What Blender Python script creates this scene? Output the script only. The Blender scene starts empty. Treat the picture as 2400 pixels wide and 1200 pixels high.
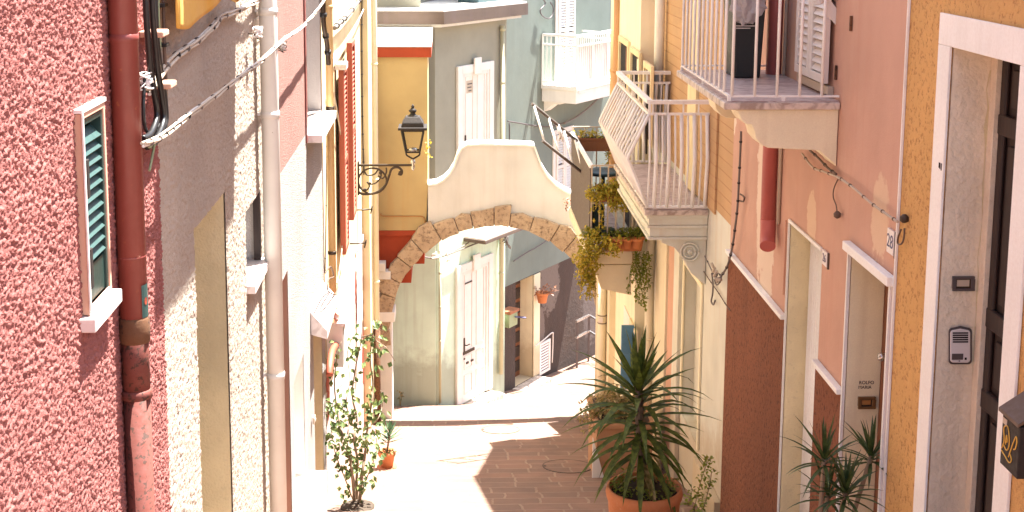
import bpy, bmesh, math, random
from mathutils import Vector, Matrix, noise as mnoise
random.seed(7)
R = math.radians
sc = bpy.context.scene
COL = sc.collection

# ---------------------------------------------------------------- camera
CY = 300.0                                   # principal row (the photo is the lower part of a wider frame)
VPX, VPY = 1050.0, -200.0
YV = 20780.0
F = math.sqrt((CY - VPY) * (YV - CY) - (VPX - 1200) * (1066 - 1200))
cs = Vector(((VPX - 1200), (VPY - CY), F)).normalized()          # world Y seen by the camera
cd = Vector((1066 - 1200, YV - CY, F)).normalized()
cz = (-(cd - cs * cd.dot(cs))).normalized()                      # world Z
cx = cs.cross(cz)                                                # world X
def ray(px, py):
    r = Vector(((px - 1200) / F, (py - CY) / F, 1.0))
    return Vector((r.dot(cx), r.dot(cs), r.dot(cz)))
def onX(px, py, X):
    d = ray(px, py); return d * (X / d.x)
def onY(px, py, Y):
    d = ray(px, py); return d * (Y / d.y)
def ss(p):   # world -> photo pixel (for checks)
    c = cx * p[0] + cs * p[1] + cz * p[2]
    return (1200 + F * c.x / c.z, CY + F * c.y / c.z)
cam = bpy.data.cameras.new('camera'); camo = bpy.data.objects.new('camera', cam); COL.objects.link(camo)
m = Matrix.Identity(4)
for i, v in enumerate((cx, cs, cz)):
    m[i][0] = v.x; m[i][1] = -v.y; m[i][2] = -v.z
camo.matrix_world = m
cam.sensor_fit = 'HORIZONTAL'; cam.sensor_width = 36; cam.lens = F / 2400 * 36
cam.shift_y = -300 / 2400
cam.clip_start = 0.05; cam.clip_end = 500
sc.camera = camo

# ground height along the street
KN = [(-30, -1.6), (-3, -1.75), (0, -2.45), (19, -7.24), (20.7, -7.66), (21.2, -7.88), (23.1, -8.28), (25.3, -8.5), (40, -9.9)]
def gz(y):
    for (a, b), (c, d) in zip(KN, KN[1:]):
        if y <= c: return b + (d - b) * (y - a) / (c - a)
    return KN[-1][1]
def ground(px, py):
    d = ray(px, py); lo, hi = 2.0, 45.0
    for _ in range(50):
        mid = (lo + hi) / 2
        if d.z * mid / d.y > gz(mid): lo = mid
        else: hi = mid
    return d * (lo / d.y)

class Fr:
    """A facade: u along it, o out of it, z up."""
    def __init__(s, o, d, n):
        s.o = Vector((o[0], o[1], 0)); s.d = Vector((d[0], d[1], 0)).normalized(); s.n = Vector((n[0], n[1], 0)).normalized()
    def pt(s, u, o, z): return s.o + s.d * u + s.n * o + Vector((0, 0, z))
    def hit(s, px, py, o=0.0):
        d = ray(px, py); t = (s.o.dot(s.n) + o) / d.dot(s.n)
        p = d * t; return ((p - s.o).dot(s.d), p.z)
    def u(s, px, py, o=0.0): return s.hit(px, py, o)[0]
    def z(s, px, py, o=0.0): return s.hit(px, py, o)[1]
    def P(s, px, py, o=0.0):
        u, z = s.hit(px, py, o); return s.pt(u, o, z)
FL = Fr((-1.15, 0), (0, 1), (1, 0))
FR = Fr((2.4, 0), (0, 1), (-1, 0))
hB = R(33)
FA = Fr((-.2, 20.7), (1, 0), (0, -1))
FB = Fr((-.2, 20.7), (math.sin(hB), math.cos(hB)), (math.cos(hB), -math.sin(hB)))
FC = Fr((-.2 - .15 * math.cos(hB), 20.7 + .15 * math.sin(hB)), (math.sin(hB), math.cos(hB)), (math.cos(hB), -math.sin(hB)))
FQ = Fr((0, 19), (1, 0), (0, -1))            # the arch

# ---------------------------------------------------------------- materials
MATS = {}
def new_mat(name):
    m = bpy.data.materials.new(name); m.use_nodes = True
    nt = m.node_tree; b = nt.nodes['Principled BSDF']
    return m, nt, b
def N(nt, t, **kw):
    n = nt.nodes.new(t)
    for k, v in kw.items():
        if k in n.inputs: n.inputs[k].default_value = v
        else: setattr(n, k, v)
    return n
def rgba(c): return (c[0], c[1], c[2], 1)
def mixc(nt, fac, a, b, blend='MIX'):
    n = nt.nodes.new('ShaderNodeMix'); n.data_type = 'RGBA'; n.blend_type = blend
    for sock, v in ((n.inputs[0], fac), (n.inputs[6], a), (n.inputs[7], b)):
        if hasattr(v, 'links'): nt.links.new(v, sock)
        elif isinstance(v, (int, float)): sock.default_value = v
        else: sock.default_value = rgba(v)
    return n.outputs[2]
def ramp(nt, src, a, b, ca=(0, 0, 0), cb=(1, 1, 1)):
    r = nt.nodes.new('ShaderNodeValToRGB'); e = r.color_ramp.elements
    e[0].position = a; e[0].color = rgba(ca); e[1].position = b; e[1].color = rgba(cb)
    nt.links.new(src, r.inputs[0]); return r.outputs[0]
def pos(nt, scale=(1, 1, 1)):
    g = nt.nodes.new('ShaderNodeNewGeometry')
    mp = nt.nodes.new('ShaderNodeMapping'); mp.inputs['Scale'].default_value = scale
    nt.links.new(g.outputs['Position'], mp.inputs['Vector']); return mp.outputs[0]
def noi(nt, vec, scale, detail=4, rough=.55):
    n = N(nt, 'ShaderNodeTexNoise'); n.inputs['Scale'].default_value = scale; n.inputs['Detail'].default_value = detail
    n.inputs['Roughness'].default_value = rough; nt.links.new(vec, n.inputs['Vector']); return n.outputs[0]
def bump(nt, b, h, strength, dist):
    n = N(nt, 'ShaderNodeBump', Strength=strength, Distance=dist); nt.links.new(h, n.inputs['Height'])
    nt.links.new(n.outputs[0], b.inputs['Normal'])
def math_(nt, op, a, b=None):
    n = nt.nodes.new('ShaderNodeMath'); n.operation = op
    for s_, v in zip(n.inputs, (a, b)):
        if v is None: continue
        if hasattr(v, 'links'): nt.links.new(v, s_)
        else: s_.default_value = v
    return n.outputs[0]

def plaster(name, col, var=.18, dark=None, grain=140, gs=.25, gd=.004, streak=.25, spots=0.0, patches=(), rough=.9, damp=0.0):
    m, nt, b = new_mat(name)
    p = pos(nt)
    dark = dark or tuple(c * .62 for c in col)
    lite = tuple(min(1, c * 1.08) for c in col)
    big = ramp(nt, noi(nt, p, 1.6, 5), .35, .72)
    c = mixc(nt, big, lite, tuple(c_ * (1 - var) for c_ in col))
    st = ramp(nt, noi(nt, pos(nt, (6, 6, .35)), 1.6, 4), .52, .78)
    c = mixc(nt, math_(nt, 'MULTIPLY', st, streak), c, dark)
    fine = noi(nt, p, grain, 3)
    c = mixc(nt, math_(nt, 'MULTIPLY', ramp(nt, fine, .35, .75), .14), c, dark)
    if spots:
        s2 = ramp(nt, noi(nt, p, 34, 3, .6), .60, .68)
        c = mixc(nt, math_(nt, 'MULTIPLY', s2, spots), c, dark)
    if damp:                                  # rising damp and splash dirt above the sloping street
        sx = nt.nodes.new('ShaderNodeSeparateXYZ'); nt.links.new(p, sx.inputs[0])
        hh = math_(nt, 'ADD', math_(nt, 'ADD', sx.outputs['Z'], 2.45), math_(nt, 'MULTIPLY', sx.outputs['Y'], .252))
        hh = math_(nt, 'ADD', hh, math_(nt, 'MULTIPLY', noi(nt, p, 2.6, 6, .7), -1.1))
        c = mixc(nt, math_(nt, 'MULTIPLY', ramp(nt, hh, -.35, .35, (1, 1, 1), (0, 0, 0)), damp), c, tuple(x * .7 for x in dark))
    for (py_, pz_, ry, rz, pc) in patches:
        mp = nt.nodes.new('ShaderNodeMapping'); mp.vector_type = 'POINT'
        mp.inputs['Location'].default_value = (0, -py_ / ry, -pz_ / rz); mp.inputs['Scale'].default_value = (0, 1 / ry, 1 / rz)
        g = nt.nodes.new('ShaderNodeNewGeometry'); nt.links.new(g.outputs['Position'], mp.inputs['Vector'])
        ln = nt.nodes.new('ShaderNodeVectorMath'); ln.operation = 'LENGTH'; nt.links.new(mp.outputs[0], ln.inputs[0])
        d = math_(nt, 'ADD', ln.outputs['Value'], math_(nt, 'MULTIPLY', math_(nt, 'SUBTRACT', noi(nt, p, 7, 5, .7), .5), 1.3))
        k = ramp(nt, d, .86, .98, (1, 1, 1), (0, 0, 0))
        c = mixc(nt, k, c, pc)
    nt.links.new(c, b.inputs['Base Color']); b.inputs['Roughness'].default_value = rough
    h = math_(nt, 'ADD', fine, math_(nt, 'MULTIPLY', noi(nt, p, 14, 3), 1.5))
    bump(nt, b, h, gs, gd)
    MATS[name] = m; return m
def roughcast(name, col, dark, scale=62, strength=1.0, dist=.02, pit_shade=.45, stretch=1.0, ys=.4):
    """thrown, pebbly render: clotted lumps and pits"""
    m, nt, b = new_mat(name)
    p = pos(nt, (1, ys, stretch))
    n1 = noi(nt, p, scale, 5, .7)
    n2 = noi(nt, p, scale * .45, 3, .6)
    clot = ramp(nt, n1, .40, .60)
    h = math_(nt, 'ADD', math_(nt, 'MULTIPLY', clot, .7), math_(nt, 'ADD', math_(nt, 'MULTIPLY', n2, .8), math_(nt, 'MULTIPLY', n1, .5)))
    big = ramp(nt, noi(nt, pos(nt, (1, .6, .5)), 1.7, 6, .6), .35, .7)
    c = mixc(nt, big, col, tuple(x * .80 for x in col))
    st = ramp(nt, noi(nt, pos(nt, (5, 5, .3)), 1.7, 4), .55, .8)
    c = mixc(nt, math_(nt, 'MULTIPLY', st, .35), c, dark)
    pit = ramp(nt, n1, .36, .47, (1, 1, 1), (0, 0, 0))
    c = mixc(nt, math_(nt, 'MULTIPLY', pit, pit_shade), c, dark)  # shade in the pits put into the colour, on top of the bump
    nt.links.new(c, b.inputs['Base Color']); b.inputs['Roughness'].default_value = .95
    bump(nt, b, h, strength, dist)
    MATS[name] = m; return m
def paint(name, col, rough=.5, metal=0.0, wear=0.0, wearcol=(.25, .12, .06), scale=18, bs=.05, var=.12):
    m, nt, b = new_mat(name); p = pos(nt)
    c = mixc(nt, ramp(nt, noi(nt, p, 5, 4), .3, .75), col, tuple(x * (1 - var) for x in col))
    if wear:
        k = ramp(nt, noi(nt, p, scale, 6, .65), .72 - wear * .3, .77 - wear * .3)
        c = mixc(nt, k, c, wearcol)
    nt.links.new(c, b.inputs['Base Color'])
    rr = ramp(nt, noi(nt, p, 40, 2), .2, .8, (rough * .8,) * 3, (min(1, rough * 1.25),) * 3)
    nt.links.new(rr, b.inputs['Roughness']); b.inputs['Metallic'].default_value = metal
    if bs: bump(nt, b, noi(nt, p, 60, 3), bs, .003)
    MATS[name] = m; return m
def wood(name, col, dark, axis=2, rough=.6):
    m, nt, b = new_mat(name)
    s = [14, 14, 14]; s[axis] = .8
    w = noi(nt, pos(nt, tuple(s)), 3, 5, .6)
    c = mixc(nt, ramp(nt, w, .3, .7), dark, col)
    nt.links.new(c, b.inputs['Base Color']); b.inputs['Roughness'].default_value = rough
    bump(nt, b, w, .15, .003); MATS[name] = m; return m
def marble(name, col, vein):
    m, nt, b = new_mat(name)
    p = pos(nt); w = N(nt, 'ShaderNodeTexNoise'); w.inputs['Scale'].default_value = 7; w.inputs['Detail'].default_value = 6
    w.inputs['Distortion'].default_value = 1.6; nt.links.new(pos(nt, (1, 2.2, 1)), w.inputs['Vector'])
    c = mixc(nt, ramp(nt, w.outputs[0], .46, .60), col, vein)
    c = mixc(nt, math_(nt, 'MULTIPLY', ramp(nt, noi(nt, p, 30, 4), .45, .7), .3), c, vein)
    nt.links.new(c, b.inputs['Base Color']); b.inputs['Roughness'].default_value = .45; MATS[name] = m; return m
def leafmat(name, c1, c2, tr=.25, rough=.5):
    m, nt, b = new_mat(name)
    oi = noi(nt, pos(nt), 22, 2)
    c = mixc(nt, ramp(nt, oi, .38, .62), c1, c2)
    nt.links.new(c, b.inputs['Base Color']); b.inputs['Roughness'].default_value = rough
    t = nt.nodes.new('ShaderNodeBsdfTranslucent'); nt.links.new(c, t.inputs['Color'])
    mx = nt.nodes.new('ShaderNodeMixShader'); mx.inputs[0].default_value = tr
    nt.links.new(b.outputs[0], mx.inputs[1]); nt.links.new(t.outputs[0], mx.inputs[2])
    nt.links.new(mx.outputs[0], nt.nodes['Material Output'].inputs['Surface'])
    MATS[name] = m; return m
def stone(name, cols, scale=9):
    m, nt, b = new_mat(name); p = pos(nt)
    c = mixc(nt, ramp(nt, noi(nt, p, scale * .35, 3), .35, .65), cols[0], cols[1])
    c = mixc(nt, ramp(nt, noi(nt, p, scale * 2.2, 6, .7), .50, .66), c, cols[2])
    nt.links.new(c, b.inputs['Base Color']); b.inputs['Roughness'].default_value = .95
    bump(nt, b, math_(nt, 'ADD', noi(nt, p, scale * 3, 6, .65), noi(nt, p, scale * .8, 3)), .8, .03); MATS[name] = m; return m
def glassmat(name, tint=(.9, .93, .92), fac=.16):
    m, nt, b = new_mat(name)
    t = nt.nodes.new('ShaderNodeBsdfTransparent'); t.inputs[0].default_value = rgba(tint)
    b.inputs['Base Color'].default_value = (.05, .05, .05, 1); b.inputs['Roughness'].default_value = .06
    mx = nt.nodes.new('ShaderNodeMixShader'); mx.inputs[0].default_value = fac
    nt.links.new(t.outputs[0], mx.inputs[1]); nt.links.new(b.outputs[0], mx.inputs[2])
    nt.links.new(mx.outputs[0], nt.nodes['Material Output'].inputs['Surface']); MATS[name] = m; return m

def pavers(name):
    m, nt, b = new_mat(name); p = pos(nt)
    wob = nt.nodes.new('ShaderNodeVectorMath'); wob.operation = 'MULTIPLY_ADD'
    nz = N(nt, 'ShaderNodeTexNoise'); nz.inputs['Scale'].default_value = 3.0; nt.links.new(p, nz.inputs['Vector'])
    nt.links.new(nz.outputs['Color'], wob.inputs[0]); wob.inputs[1].default_value = (.075, .06, 0); nt.links.new(p, wob.inputs[2])
    br = nt.nodes.new('ShaderNodeTexBrick'); nt.links.new(wob.outputs[0], br.inputs['Vector'])
    br.inputs['Color1'].default_value = (.24, .132, .092, 1); br.inputs['Color2'].default_value = (.17, .108, .082, 1)
    br.inputs['Mortar'].default_value = (.30, .21, .15, 1)
    br.inputs['Scale'].default_value = 1; br.inputs['Mortar Size'].default_value = .014; br.inputs['Mortar Smooth'].default_value = .3
    br.inputs['Bias'].default_value = -.1; br.inputs['Brick Width'].default_value = .46; br.inputs['Row Height'].default_value = .30
    br.offset = .42; br.squash = .8; br.squash_frequency = 3
    c = mixc(nt, math_(nt, 'MULTIPLY', ramp(nt, noi(nt, p, 1.1, 6, .65), .38, .68), .6), br.outputs['Color'], (.10, .06, .045))
    c = mixc(nt, math_(nt, 'MULTIPLY', ramp(nt, noi(nt, p, 2.7, 3), .52, .66), .35), c, (.28, .16, .11))
    c = mixc(nt, math_(nt, 'MULTIPLY', ramp(nt, noi(nt, p, 26, 5, .7), .45, .75), .35), c, (.20, .125, .09))
    nt.links.new(c, b.inputs['Base Color']); b.inputs['Roughness'].default_value = .85
    h = math_(nt, 'ADD', math_(nt, 'MULTIPLY', br.outputs['Fac'], -.7), math_(nt, 'MULTIPLY', noi(nt, p, 30, 5), .5))
    bump(nt, b, h, .5, .012); MATS[name] = m; return m

def siding(name, col, line, pitch):
    """horizontal tile courses with dark joints"""
    m, nt, b = new_mat(name); p = pos(nt)
    sx = nt.nodes.new('ShaderNodeSeparateXYZ'); nt.links.new(p, sx.inputs[0])
    fr = math_(nt, 'FRACT', math_(nt, 'DIVIDE', sx.outputs['Z'], pitch))
    j = ramp(nt, fr, .0, .10, (1, 1, 1), (0, 0, 0))
    c = mixc(nt, ramp(nt, noi(nt, p, 2.2, 5), .35, .7), col, tuple(x * .86 for x in col))
    c = mixc(nt, math_(nt, 'MULTIPLY', ramp(nt, noi(nt, p, 90, 3), .4, .7), .2), c, line)
    c = mixc(nt, math_(nt, 'MULTIPLY', j, .75), c, line)
    nt.links.new(c, b.inputs['Base Color']); b.inputs['Roughness'].default_value = .8
    bump(nt, b, math_(nt, 'SUBTRACT', math_(nt, 'MULTIPLY', noi(nt, p, 120, 3), .15), j), .5, .01); MATS[name] = m; return m

# ---------------------------------------------------------------- mesh building
class MB:
    def __init__(s): s.bm = bmesh.new()
    def poly(s, pts):
        try: return s.bm.faces.new([s.bm.verts.new(p) for p in pts])
        except ValueError: return None
    def hexa(s, c):                      # 8 corners: bottom 4 then top 4
        v = [s.bm.verts.new(p) for p in c]
        for f in ((0, 1, 2, 3), (7, 6, 5, 4), (0, 4, 5, 1), (1, 5, 6, 2), (2, 6, 7, 3), (3, 7, 4, 0)):
            s.bm.faces.new([v[i] for i in f])
        return s
    def box(s, x0, x1, y0, y1, z0, z1):
        return s.hexa([Vector(p) for p in ((x0, y0, z0), (x1, y0, z0), (x1, y1, z0), (x0, y1, z0), (x0, y0, z1), (x1, y0, z1), (x1, y1, z1), (x0, y1, z1))])
    def fbox(s, fr, u0, u1, o0, o1, z0, z1):
        q = [(u0, o0), (u1, o0), (u1, o1), (u0, o1)]
        return s.hexa([fr.pt(u, o, z0) for u, o in q] + [fr.pt(u, o, z1) for u, o in q])
    def prism(s, a, b):                  # two matching outlines
        va = [s.bm.verts.new(p) for p in a]; vb = [s.bm.verts.new(p) for p in b]; n = len(a)
        s.bm.faces.new(va); s.bm.faces.new(vb[::-1])
        for i in range(n): s.bm.faces.new((va[i], vb[i], vb[(i + 1) % n], va[(i + 1) % n]))
        return s
    def bar(s, a, b, w, h=None, up=Vector((0, 0, 1))):
        h = h or w; a = Vector(a); b = Vector(b); d = (b - a).normalized()
        if abs(d.dot(up)) > .97: up = Vector((0, 1, 0))
        x = d.cross(up).normalized() * w / 2; y = x.cross(d).normalized() * h / 2
        return s.hexa([a - x - y, a + x - y, b + x - y, b - x - y, a - x + y, a + x + y, b + x + y, b - x + y])
    def tube(s, pts, r, n=10, smooth=True, cap=True):
        pts = [Vector(p) for p in pts]; rs = r if isinstance(r, (list, tuple)) else [r] * len(pts)
        rings = []; ref = Vector((.31, .22, .93))
        for i, p in enumerate(pts):
            d = (pts[min(i + 1, len(pts) - 1)] - pts[max(i - 1, 0)])
            d = d.normalized() if d.length > 1e-9 else Vector((0, 0, 1))
            if abs(d.dot(ref)) > .96: ref = Vector((.93, .2, .3))
            x = (ref - d * ref.dot(d)).normalized(); y = d.cross(x); ref = x
            rings.append([s.bm.verts.new(p + (x * math.cos(2 * math.pi * k / n) + y * math.sin(2 * math.pi * k / n)) * rs[i]) for k in range(n)])
        for a, b in zip(rings, rings[1:]):
            for k in range(n):
                f = s.bm.faces.new((a[k], a[(k + 1) % n], b[(k + 1) % n], b[k])); f.smooth = smooth
        if cap: s.bm.faces.new(rings[0][::-1]); s.bm.faces.new(rings[-1])
        return s
    def lathe(s, c, prof, n=28, ax=None, smooth=True):
        c = Vector(c); rings = []
        for r, z in prof:
            rings.append([s.bm.verts.new(c + Vector((r * math.cos(2 * math.pi * k / n), r * math.sin(2 * math.pi * k / n), z))) for k in range(n)])
        for a, b in zip(rings, rings[1:]):
            for k in range(n):
                f = s.bm.faces.new((a[k], a[(k + 1) % n], b[(k + 1) % n], b[k])); f.smooth = smooth
        s.bm.faces.new(rings[0][::-1]); s.bm.faces.new(rings[-1]); return s
    def frame(s, fr, u0, u1, z0, z1, w, o0, o1, bottom=True):
        s.fbox(fr, u0, u0 + w, o0, o1, z0, z1); s.fbox(fr, u1 - w, u1, o0, o1, z0, z1)
        s.fbox(fr, u0 + w, u1 - w, o0, o1, z1 - w, z1)
        if bottom: s.fbox(fr, u0 + w, u1 - w, o0, o1, z0, z0 + w)
        return s
    def build(s, name, mat, parent=None, bevel=0, label=None, recalc=True):
        if recalc: bmesh.ops.recalc_face_normals(s.bm, faces=s.bm.faces[:])
        me = bpy.data.meshes.new(name); s.bm.to_mesh(me); s.bm.free()
        mat = MATS[mat] if isinstance(mat, str) else mat
        me.materials.append(mat)
        o = bpy.data.objects.new(name, me); COL.objects.link(o)
        if parent is not None:
            o.parent = parent; o.matrix_parent_inverse = Matrix.Translation(-WLOC[parent.name])
        WLOC[o.name] = WLOC[parent.name] if parent is not None else Vector((0, 0, 0))
        # a child of a mesh child: mesh children sit at the world origin through their inverse
        if parent is not None and parent.type == 'MESH': o.matrix_parent_inverse = Matrix.Identity(4)
        if parent is not None and parent.type == 'MESH': WLOC[o.name] = Vector((0, 0, 0))
        if parent is not None and parent.type == 'EMPTY': WLOC[o.name] = Vector((0, 0, 0))
        if bevel:
            b = o.modifiers.new('bevel', 'BEVEL'); b.width = bevel; b.segments = 2; b.limit_method = 'ANGLE'; b.angle_limit = R(40)
        if label: o['label'] = label
        return o
WLOC = {}
def tag(o, label, cat, group=None, kind=None):
    if label: o['label'] = label
    if cat: o['category'] = cat
    if group: o['group'] = group
    if kind: o['kind'] = kind
    return o
def thing(name, label, cat, loc, group=None):
    o = bpy.data.objects.new(name, None); COL.objects.link(o); o.location = Vector(loc); o.empty_display_size = .2
    WLOC[o.name] = Vector(loc)
    return tag(o, label, cat, group)

def facade(fr, u0, u1, z0, z1, holes, mat, parent, back=3.5, name='wall', closed=True, extra_u=(), thick=True):
    """front sheet with real openings, sides, top and back"""
    g = MB()
    us = sorted({u0, u1, *[h[0] for h in holes], *[h[1] for h in holes]}); zs = sorted({z0, z1, *[h[2] for h in holes], *[h[3] for h in holes]})
    us = [u for u in us if u0 <= u <= u1]; zs = [z for z in zs if z0 <= z <= z1]
    V = {}
    def v(i, j):
        if (i, j) not in V: V[i, j] = g.bm.verts.new(fr.pt(us[i], 0, zs[j]))
        return V[i, j]
    ref = None
    for i in range(len(us) - 1):
        for j in range(len(zs) - 1):
            cu, cz_ = (us[i] + us[i + 1]) / 2, (zs[j] + zs[j + 1]) / 2
            if any(h[0] < cu < h[1] and h[2] < cz_ < h[3] for h in holes): continue
            g.bm.faces.new((v(i, j), v(i + 1, j), v(i + 1, j + 1), v(i, j + 1)))
    if closed:
        p = lambda u, o, z: fr.pt(u, o, z)
        g.poly([p(u0, 0, z0), p(u0, -back, z0), p(u0, -back, z1), p(u0, 0, z1)])
        g.poly([p(u1, 0, z0), p(u1, -back, z0), p(u1, -back, z1), p(u1, 0, z1)])
        g.poly([p(u0, 0, z1), p(u1, 0, z1), p(u1, -back, z1), p(u0, -back, z1)])
        g.poly([p(u0, -back, z0), p(u1, -back, z0), p(u1, -back, z1), p(u0, -back, z1)])
    o = g.build(name, mat, parent, recalc=False)
    # orient normals outward: front faces along n
    me = o.data; bm = bmesh.new(); bm.from_mesh(me)
    cen = fr.pt((u0 + u1) / 2, -back / 2, (z0 + z1) / 2)
    for f in bm.faces:
        if f.normal.dot(f.calc_center_median() - cen) < 0 and abs(f.normal.dot(fr.n)) < .5: f.normal_flip()
        elif abs(f.normal.dot(fr.n)) >= .5:
            front = abs((f.calc_center_median() - fr.o).dot(fr.n)) < 1e-3
            if (f.normal.dot(fr.n) > 0) != front: f.normal_flip()
    bm.to_mesh(me); bm.free()
    return o
def coat(fr, u0, u1, z0, z1, holes, du, dz, mat, parent, size, amp, off=.003):
    """thrown render: a fine sheet in front of the wall, lumpy for real so that it shades itself"""
    nu = max(2, int((u1 - u0) / du)); nz = max(2, int((z1 - z0) / dz))
    us = sorted({u0 + (u1 - u0) * i / nu for i in range(nu + 1)} | {h[i] for h in holes for i in (0, 1) if u0 < h[i] < u1})
    zs = sorted({z0 + (z1 - z0) * i / nz for i in range(nz + 1)} | {h[i] for h in holes for i in (2, 3) if z0 < h[i] < z1})
    Vn = {}; vs = []; fs = []
    def v(i, j):
        if (i, j) not in Vn:
            Vn[i, j] = len(vs); p = fr.pt(us[i], off, zs[j])
            n_ = mnoise.noise(Vector((p.x, p.y, p.z)) / size) * .9 + mnoise.noise(Vector((p.x + 9, p.y, p.z)) / (size * .45)) * .55
            h_ = min(1, max(0, .5 + n_ * .75)) ** .8
            edge = min([min(abs(us[i] - h[0]), abs(us[i] - h[1])) if h[2] <= zs[j] <= h[3] + .01 else 1 for h in holes] + [1])
            vs.append(p + fr.n * amp * h_ * (1 if edge > .012 else .2))
        return Vn[i, j]
    for i in range(len(us) - 1):
        for j in range(len(zs) - 1):
            cu, cv = (us[i] + us[i + 1]) / 2, (zs[j] + zs[j + 1]) / 2
            if any(h[0] < cu < h[1] and h[2] < cv < h[3] for h in holes): continue
            fs.append((v(i, j), v(i + 1, j), v(i + 1, j + 1), v(i, j + 1)))
    me = bpy.data.meshes.new('render_coat'); me.from_pydata([tuple(p) for p in vs], [], fs)
    if fs and me.polygons[0].normal.dot(fr.n) < 0: me.flip_normals()
    me.materials.append(MATS[mat]); me.shade_smooth()
    o = bpy.data.objects.new('render_coat', me); COL.objects.link(o); o.parent = parent
    o.matrix_parent_inverse = Matrix.Translation(-WLOC[parent.name]); WLOC[o.name] = Vector((0, 0, 0)); return o
def jamb(fr, h, dep, mat, parent, name='door_jamb', lip=.0, back=None):
    """lining of an opening: four boards whose inner faces are the reveal, butted behind the wall face"""
    a, b, c, d = h; t = .05; g = MB(); e = .002
    g.fbox(fr, a - t, a - e * 0, -dep, -.004, c, d + t); g.fbox(fr, b, b + t, -dep, -.004, c, d + t)
    g.fbox(fr, a, b, -dep, -.004, d, d + t); g.fbox(fr, a, b, -dep, -.004, c - t, c)
    return g.build(name, mat, parent)
def swag(a, b, sag, n=14):
    a = Vector(a); b = Vector(b)
    return [a.lerp(b, i / n) - Vector((0, 0, sag * 4 * (i / n) * (1 - i / n))) for i in range(n + 1)]
def smooth_path(pts, n=6):
    pts = [Vector(p) for p in pts]; out = []
    P = [pts[0]] + pts + [pts[-1]]
    for i in range(1, len(P) - 2):
        for k in range(n):
            t = k / n; p0, p1, p2, p3 = P[i - 1], P[i], P[i + 1], P[i + 2]
            out.append(.5 * ((2 * p1) + (p2 - p0) * t + (2 * p0 - 5 * p1 + 4 * p2 - p3) * t * t + (3 * p1 - p0 - 3 * p2 + p3) * t ** 3))
    out.append(pts[-1]); return out
def text_mesh(body, size, fr_pt, du, dz, mat, parent, name='lettering', depth=.001):
    """lettering laid flat on a face: du = reading direction, dz = up"""
    cu = bpy.data.curves.new(name, 'FONT'); cu.body = body; cu.size = size; cu.extrude = depth; cu.align_x = 'CENTER'; cu.align_y = 'CENTER'
    t = bpy.data.objects.new('tmp', cu); COL.objects.link(t)
    dg = bpy.context.evaluated_depsgraph_get(); me = bpy.data.meshes.new_from_object(t.evaluated_get(dg)); bpy.data.objects.remove(t)
    n = du.cross(dz)
    M = Matrix.Identity(4)
    for i in range(3): M[i][0] = du[i]; M[i][1] = dz[i]; M[i][2] = n[i]; M[i][3] = fr_pt[i]
    me.transform(M); me.materials.clear(); me.materials.append(MATS[mat])
    o = bpy.data.objects.new(name, me); COL.objects.link(o); o.parent = parent
    o.matrix_parent_inverse = Matrix.Translation(-WLOC[parent.name]) if parent.type == 'EMPTY' else Matrix.Identity(4)
    WLOC[o.name] = Vector((0, 0, 0)); return o
def leaf(bm, p, d, up, L, W, fold=.25, droop=.0, segs=1):
    d = d.normalized(); s = d.cross(up)
    if s.length < 1e-4: s = d.cross(Vector((1, 0, 0)))
    s.normalize(); u = s.cross(d)
    a = bm.verts.new(p); b = bm.verts.new(p + d * L * .45 + s * W / 2 + u * W * fold); c = bm.verts.new(p + d * L * .45 - s * W / 2 + u * W * fold)
    e = bm.verts.new(p + d * L - Vector((0, 0, droop * L))); mdl = bm.verts.new(p + d * L * .5)
    for f in ((a, mdl, b), (b, mdl, e), (a, c, mdl), (c, e, mdl)):
        bm.faces.new(f)
def rnd_dir(rng=random):
    while True:
        v = Vector((rng.uniform(-1, 1), rng.uniform(-1, 1), rng.uniform(-1, 1)))
        if .05 < v.length < 1: return v.normalized()
def sword(bm, p, d, L, W, bend, n=6):
    """long pointed leaf, keeled, arching down"""
    d = d.normalized(); side = d.cross(Vector((0, 0, 1)))
    if side.length < .1: side = Vector((random.uniform(-1, 1), random.uniform(-1, 1), 0))
    side.normalize(); prev = None; q = Vector(p); dd = d.copy()
    for i in range(n + 1):
        t = i / n; w = W * (0.55 + 1.3 * t if t < .35 else 1.0 * (1 - ((t - .35) / .65) ** 1.6)) * .5
        w = max(w, .0006); nrm = side.cross(dd).normalized()
        row = [bm.verts.new(q - side * w + nrm * w * .35), bm.verts.new(q), bm.verts.new(q + side * w + nrm * w * .35)]
        if prev:
            for k in range(2):
                f = bm.faces.new((prev[k], prev[k + 1], row[k + 1], row[k])); f.smooth = True
        prev = row; q = q + dd * (L / n); dd = (dd - Vector((0, 0, bend / n * (.4 + 1.2 * t)))).normalized()
# ---------------------------------------------------------------- palette
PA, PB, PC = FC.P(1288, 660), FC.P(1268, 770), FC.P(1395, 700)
roughcast('pink_roughcast', (.35, .118, .10), (.17, .03, .025), 62, .6, .007, .55, 1.0, 1.0)
roughcast('white_roughcast', (.46, .375, .30), (.30, .225, .16), 78, .5, .005, .35, 1.0, 1.0)
roughcast('salmon_roughcast', (.62, .30, .24), (.45, .18, .14), 92, 1.0, .03, .35)
roughcast('pale_roughcast', (.68, .60, .55), (.5, .42, .38), 92, 1.0, .025, .3)
roughcast('ochre_render', (.74, .43, .15), (.34, .15, .045), 44, .55, .014, .75, .8, .75)
plaster('tan_reveal', (.66, .575, .36), .25, None, 90, .5, .01, .2, .25)
plaster('door_tan', (.84, .74, .48), .25, None, 90, .5, .01, .25, .3)
plaster('salmon_reveal', (.62, .36, .25))
plaster('white_plaster', (.76, .74, .69), .10)
plaster('grey_white_reveal', (.62, .57, .52), .16, (.40, .33, .30), 120, .45, .008, .3)
plaster('cream_yellow', (.78, .66, .40), .14, (.5, .34, .17))
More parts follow.
